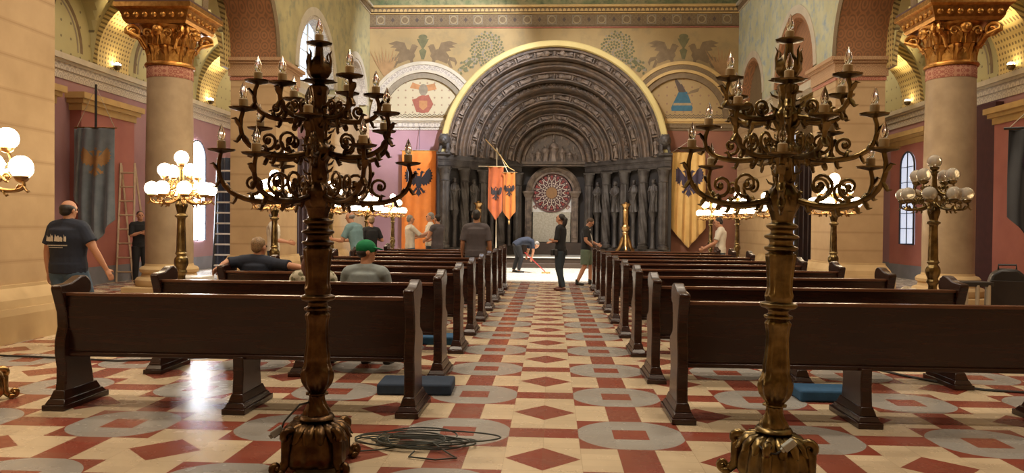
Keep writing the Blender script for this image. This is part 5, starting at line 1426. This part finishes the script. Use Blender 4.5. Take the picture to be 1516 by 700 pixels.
# 6 green cap
person('man in green cap and grey T-shirt sitting in the second left pew', (-1.86, 7.86, -.03), radians(-4), 1.78, top=C_GREY, low=C_DJEAN, hair=('cap', H_DK), build=1.08, seated=True, face=(.85, .52, 0))
# 7 teal shirt
person('bald man in teal T-shirt leaning forward and reaching to a lamp stand', (-4.02, 16.15, 0), radians(70), 1.80,
       J=dict(pel=(0, -.02, .93), wai=(0, .02, 1.08), che=(0, .08, 1.29), nek=(0, .13, 1.45), hed=(0, .20, 1.60), rs=(.185, .10, 1.39), re=(.24, .22, 1.13), rw=(.18, .46, 1.12), ls=(-.185, .10, 1.39), le=(-.26, .20, 1.12), lw=(-.22, .46, 1.15)),
       top=C_TEAL, low=C_JEAN, hair=('bald', H_GR), build=1.15, face=(0, .93, -.35))
person('person in black top half hidden behind the man in the teal T-shirt', (-4.12, 17.75, 0), radians(40), 1.70, J=dict(re=(.28, -.05, 1.15), rw=(.22, .14, 1.22)), top=C_BLACK, low=C_BLACK, hair=('short', H_BL), build=.95)
# 8 three people at the orange banner
person('person in white shirt, left of the group of three by the orange banner', (-3.62, 20.0, 0), radians(-60), 1.76, J=dict(re=(.24, .20, 1.22), rw=(.16, .42, 1.30), le=(-.23, .18, 1.20), lw=(-.12, .40, 1.24)), top=C_WHITE, low=C_JEAN, hair=('short', H_GR), sleeve=.95)
person('person in white shirt, middle of the group of three by the orange banner', (-3.17, 20.5, 0), radians(100), 1.84, J=dict(re=(.26, .10, 1.16), rw=(.18, .30, 1.12), le=(-.24, .12, 1.18), lw=(-.12, .32, 1.20)), top=C_WHITE, low=C_DJEAN, hair=('short', H_GR), sleeve=.95, build=1.05)
person('person in dark vest, right of the group of three by the orange banner', (-2.86, 19.7, 0), radians(60), 1.78, J=dict(re=(.25, .12, 1.15), rw=(.14, .32, 1.10), le=(-.25, .1, 1.15), lw=(-.14, .3, 1.08)), top=C_DGREY, low=C_DJEAN, hair=('short', H_DK), sleeve=.35, build=1.1)
# 9 grey T-shirt between the pews
person('man in dark grey T-shirt standing between the left pews, seen from behind', (-1.40, 14.86, 0), radians(2), 1.80, top=C_DGREY, low=C_DJEAN, hair=('short', H_DK), build=1.18, skin=SK2, sleeve=.85)
# 10 bending with a broom
person('man in navy shirt bending down and sweeping before the portal', (-1.02, 25.0, 0), radians(-75), 1.76,
       J=dict(pel=(0, -.05, .90), wai=(0, .08, 1.0), che=(0, .28, 1.02), nek=(0, .45, .98), hed=(0, .60, .88), rs=(.185, .42, .99), re=(.22, .45, .70), rw=(.12, .42, .48), ls=(-.185, .42, .99), le=(-.22, .38, .70), lw=(-.08, .30, .52),
              rk=(.11, .08, .47), lk=(-.11, .0, .49), ra=(.11, .0, .085), la=(-.11, -.12, .085), rh=(.09, -.04, .87), lh=(-.09, -.04, .87)),
       top=C_NAVY, low=C_BLACK, hair=('short', H_GR), face=(0, .6, -.8), build=1.1)
br = empty('broom', 'broom with red handle held by the bending man', 'broom', (0, 0, 0))
MB().tube([(-.80, 24.82, .66), (-.14, 24.75, .05)], .014, 8).build('handle', mat('red_handle', (.45, .03, .03), .4), br)
MB().box(-.26, .02, 24.70, 24.80, .0, .05).build('broom_head', M_CORNY, br, bevel=.01)
# 11 woman in black
p = person('woman with dark ponytail in black top and jeans standing in the aisle', (.26, 18.2, 0), radians(72), 1.80,
       J=dict(re=(.23, .03, 1.12), rw=(-.02, .19, 1.10), le=(-.23, .03, 1.13), lw=(.02, .20, 1.15), rk=(.07, .03, .49), ra=(.07, .0, .085), lk=(-.07, .02, .49), la=(-.06, -.10, .085), rs=(.165, 0, 1.41), ls=(-.165, 0, 1.41)),
       top=C_BLACK, low=C_DJEAN, shoes=C_SHOER, hair=('tail', H_DK), build=1.02, face=(.1, .97, .28), sleeve=.95)
m_ = MB()
m_.tube([(-.12, -.04, .97), (-.17, .05, .96), (-.10, .14, .955), (.10, .14, .955), (.17, .05, .96), (.12, -.05, .97), (-.12, -.04, .97)], .022, 8)
for x, y in ((.18, .02), (-.18, .04), (.13, -.09), (-.12, .15)): m_.box(x-.05, x+.05, y-.04, y+.04, .82, .96)
remesh(m_, 'tool_belt', M_BLACK, .011, 2, p)
# 12 man in shorts
p = person('man in black T-shirt and khaki shorts standing in the aisle, looking down', (.93, 19.95, 0), radians(-98), 1.76,
       J=dict(nek=(0, .03, 1.46), hed=(0, .10, 1.59), re=(.26, .02, 1.14), rw=(.20, .20, .98), le=(-.24, .06, 1.13), lw=(-.12, .28, 1.04), rk=(.12, -.02, .49), ra=(.14, -.20, .085), lk=(-.12, .12, .49), la=(-.13, .10, .085)),
       top=C_BLACK, low=C_KHAKI, hair=('short', H_BR), face=(0, .75, -.66), build=1.12, shorts=True, sleeve=.72)
m_ = MB().tube([(-.10, .10, 1.44), (-.08, .15, 1.2), (.0, .17, 1.08), (.08, .15, 1.2), (.10, .10, 1.44)], .008, 6); m_.build('neck_strap', M_WHITE, p)
# 13 white T-shirt on the right
person('man in white T-shirt at the far end of the right pews', (4.12, 18.95, 0), radians(75), 1.77,
       J=dict(re=(.24, .14, 1.12), rw=(.16, .38, 1.0), le=(-.25, .12, 1.12), lw=(-.16, .36, .98), hed=(0, .06, 1.61)), top=C_WHITE, low=C_DJEAN, hair=('short', H_DK), face=(.0, .9, -.25), build=1.08)
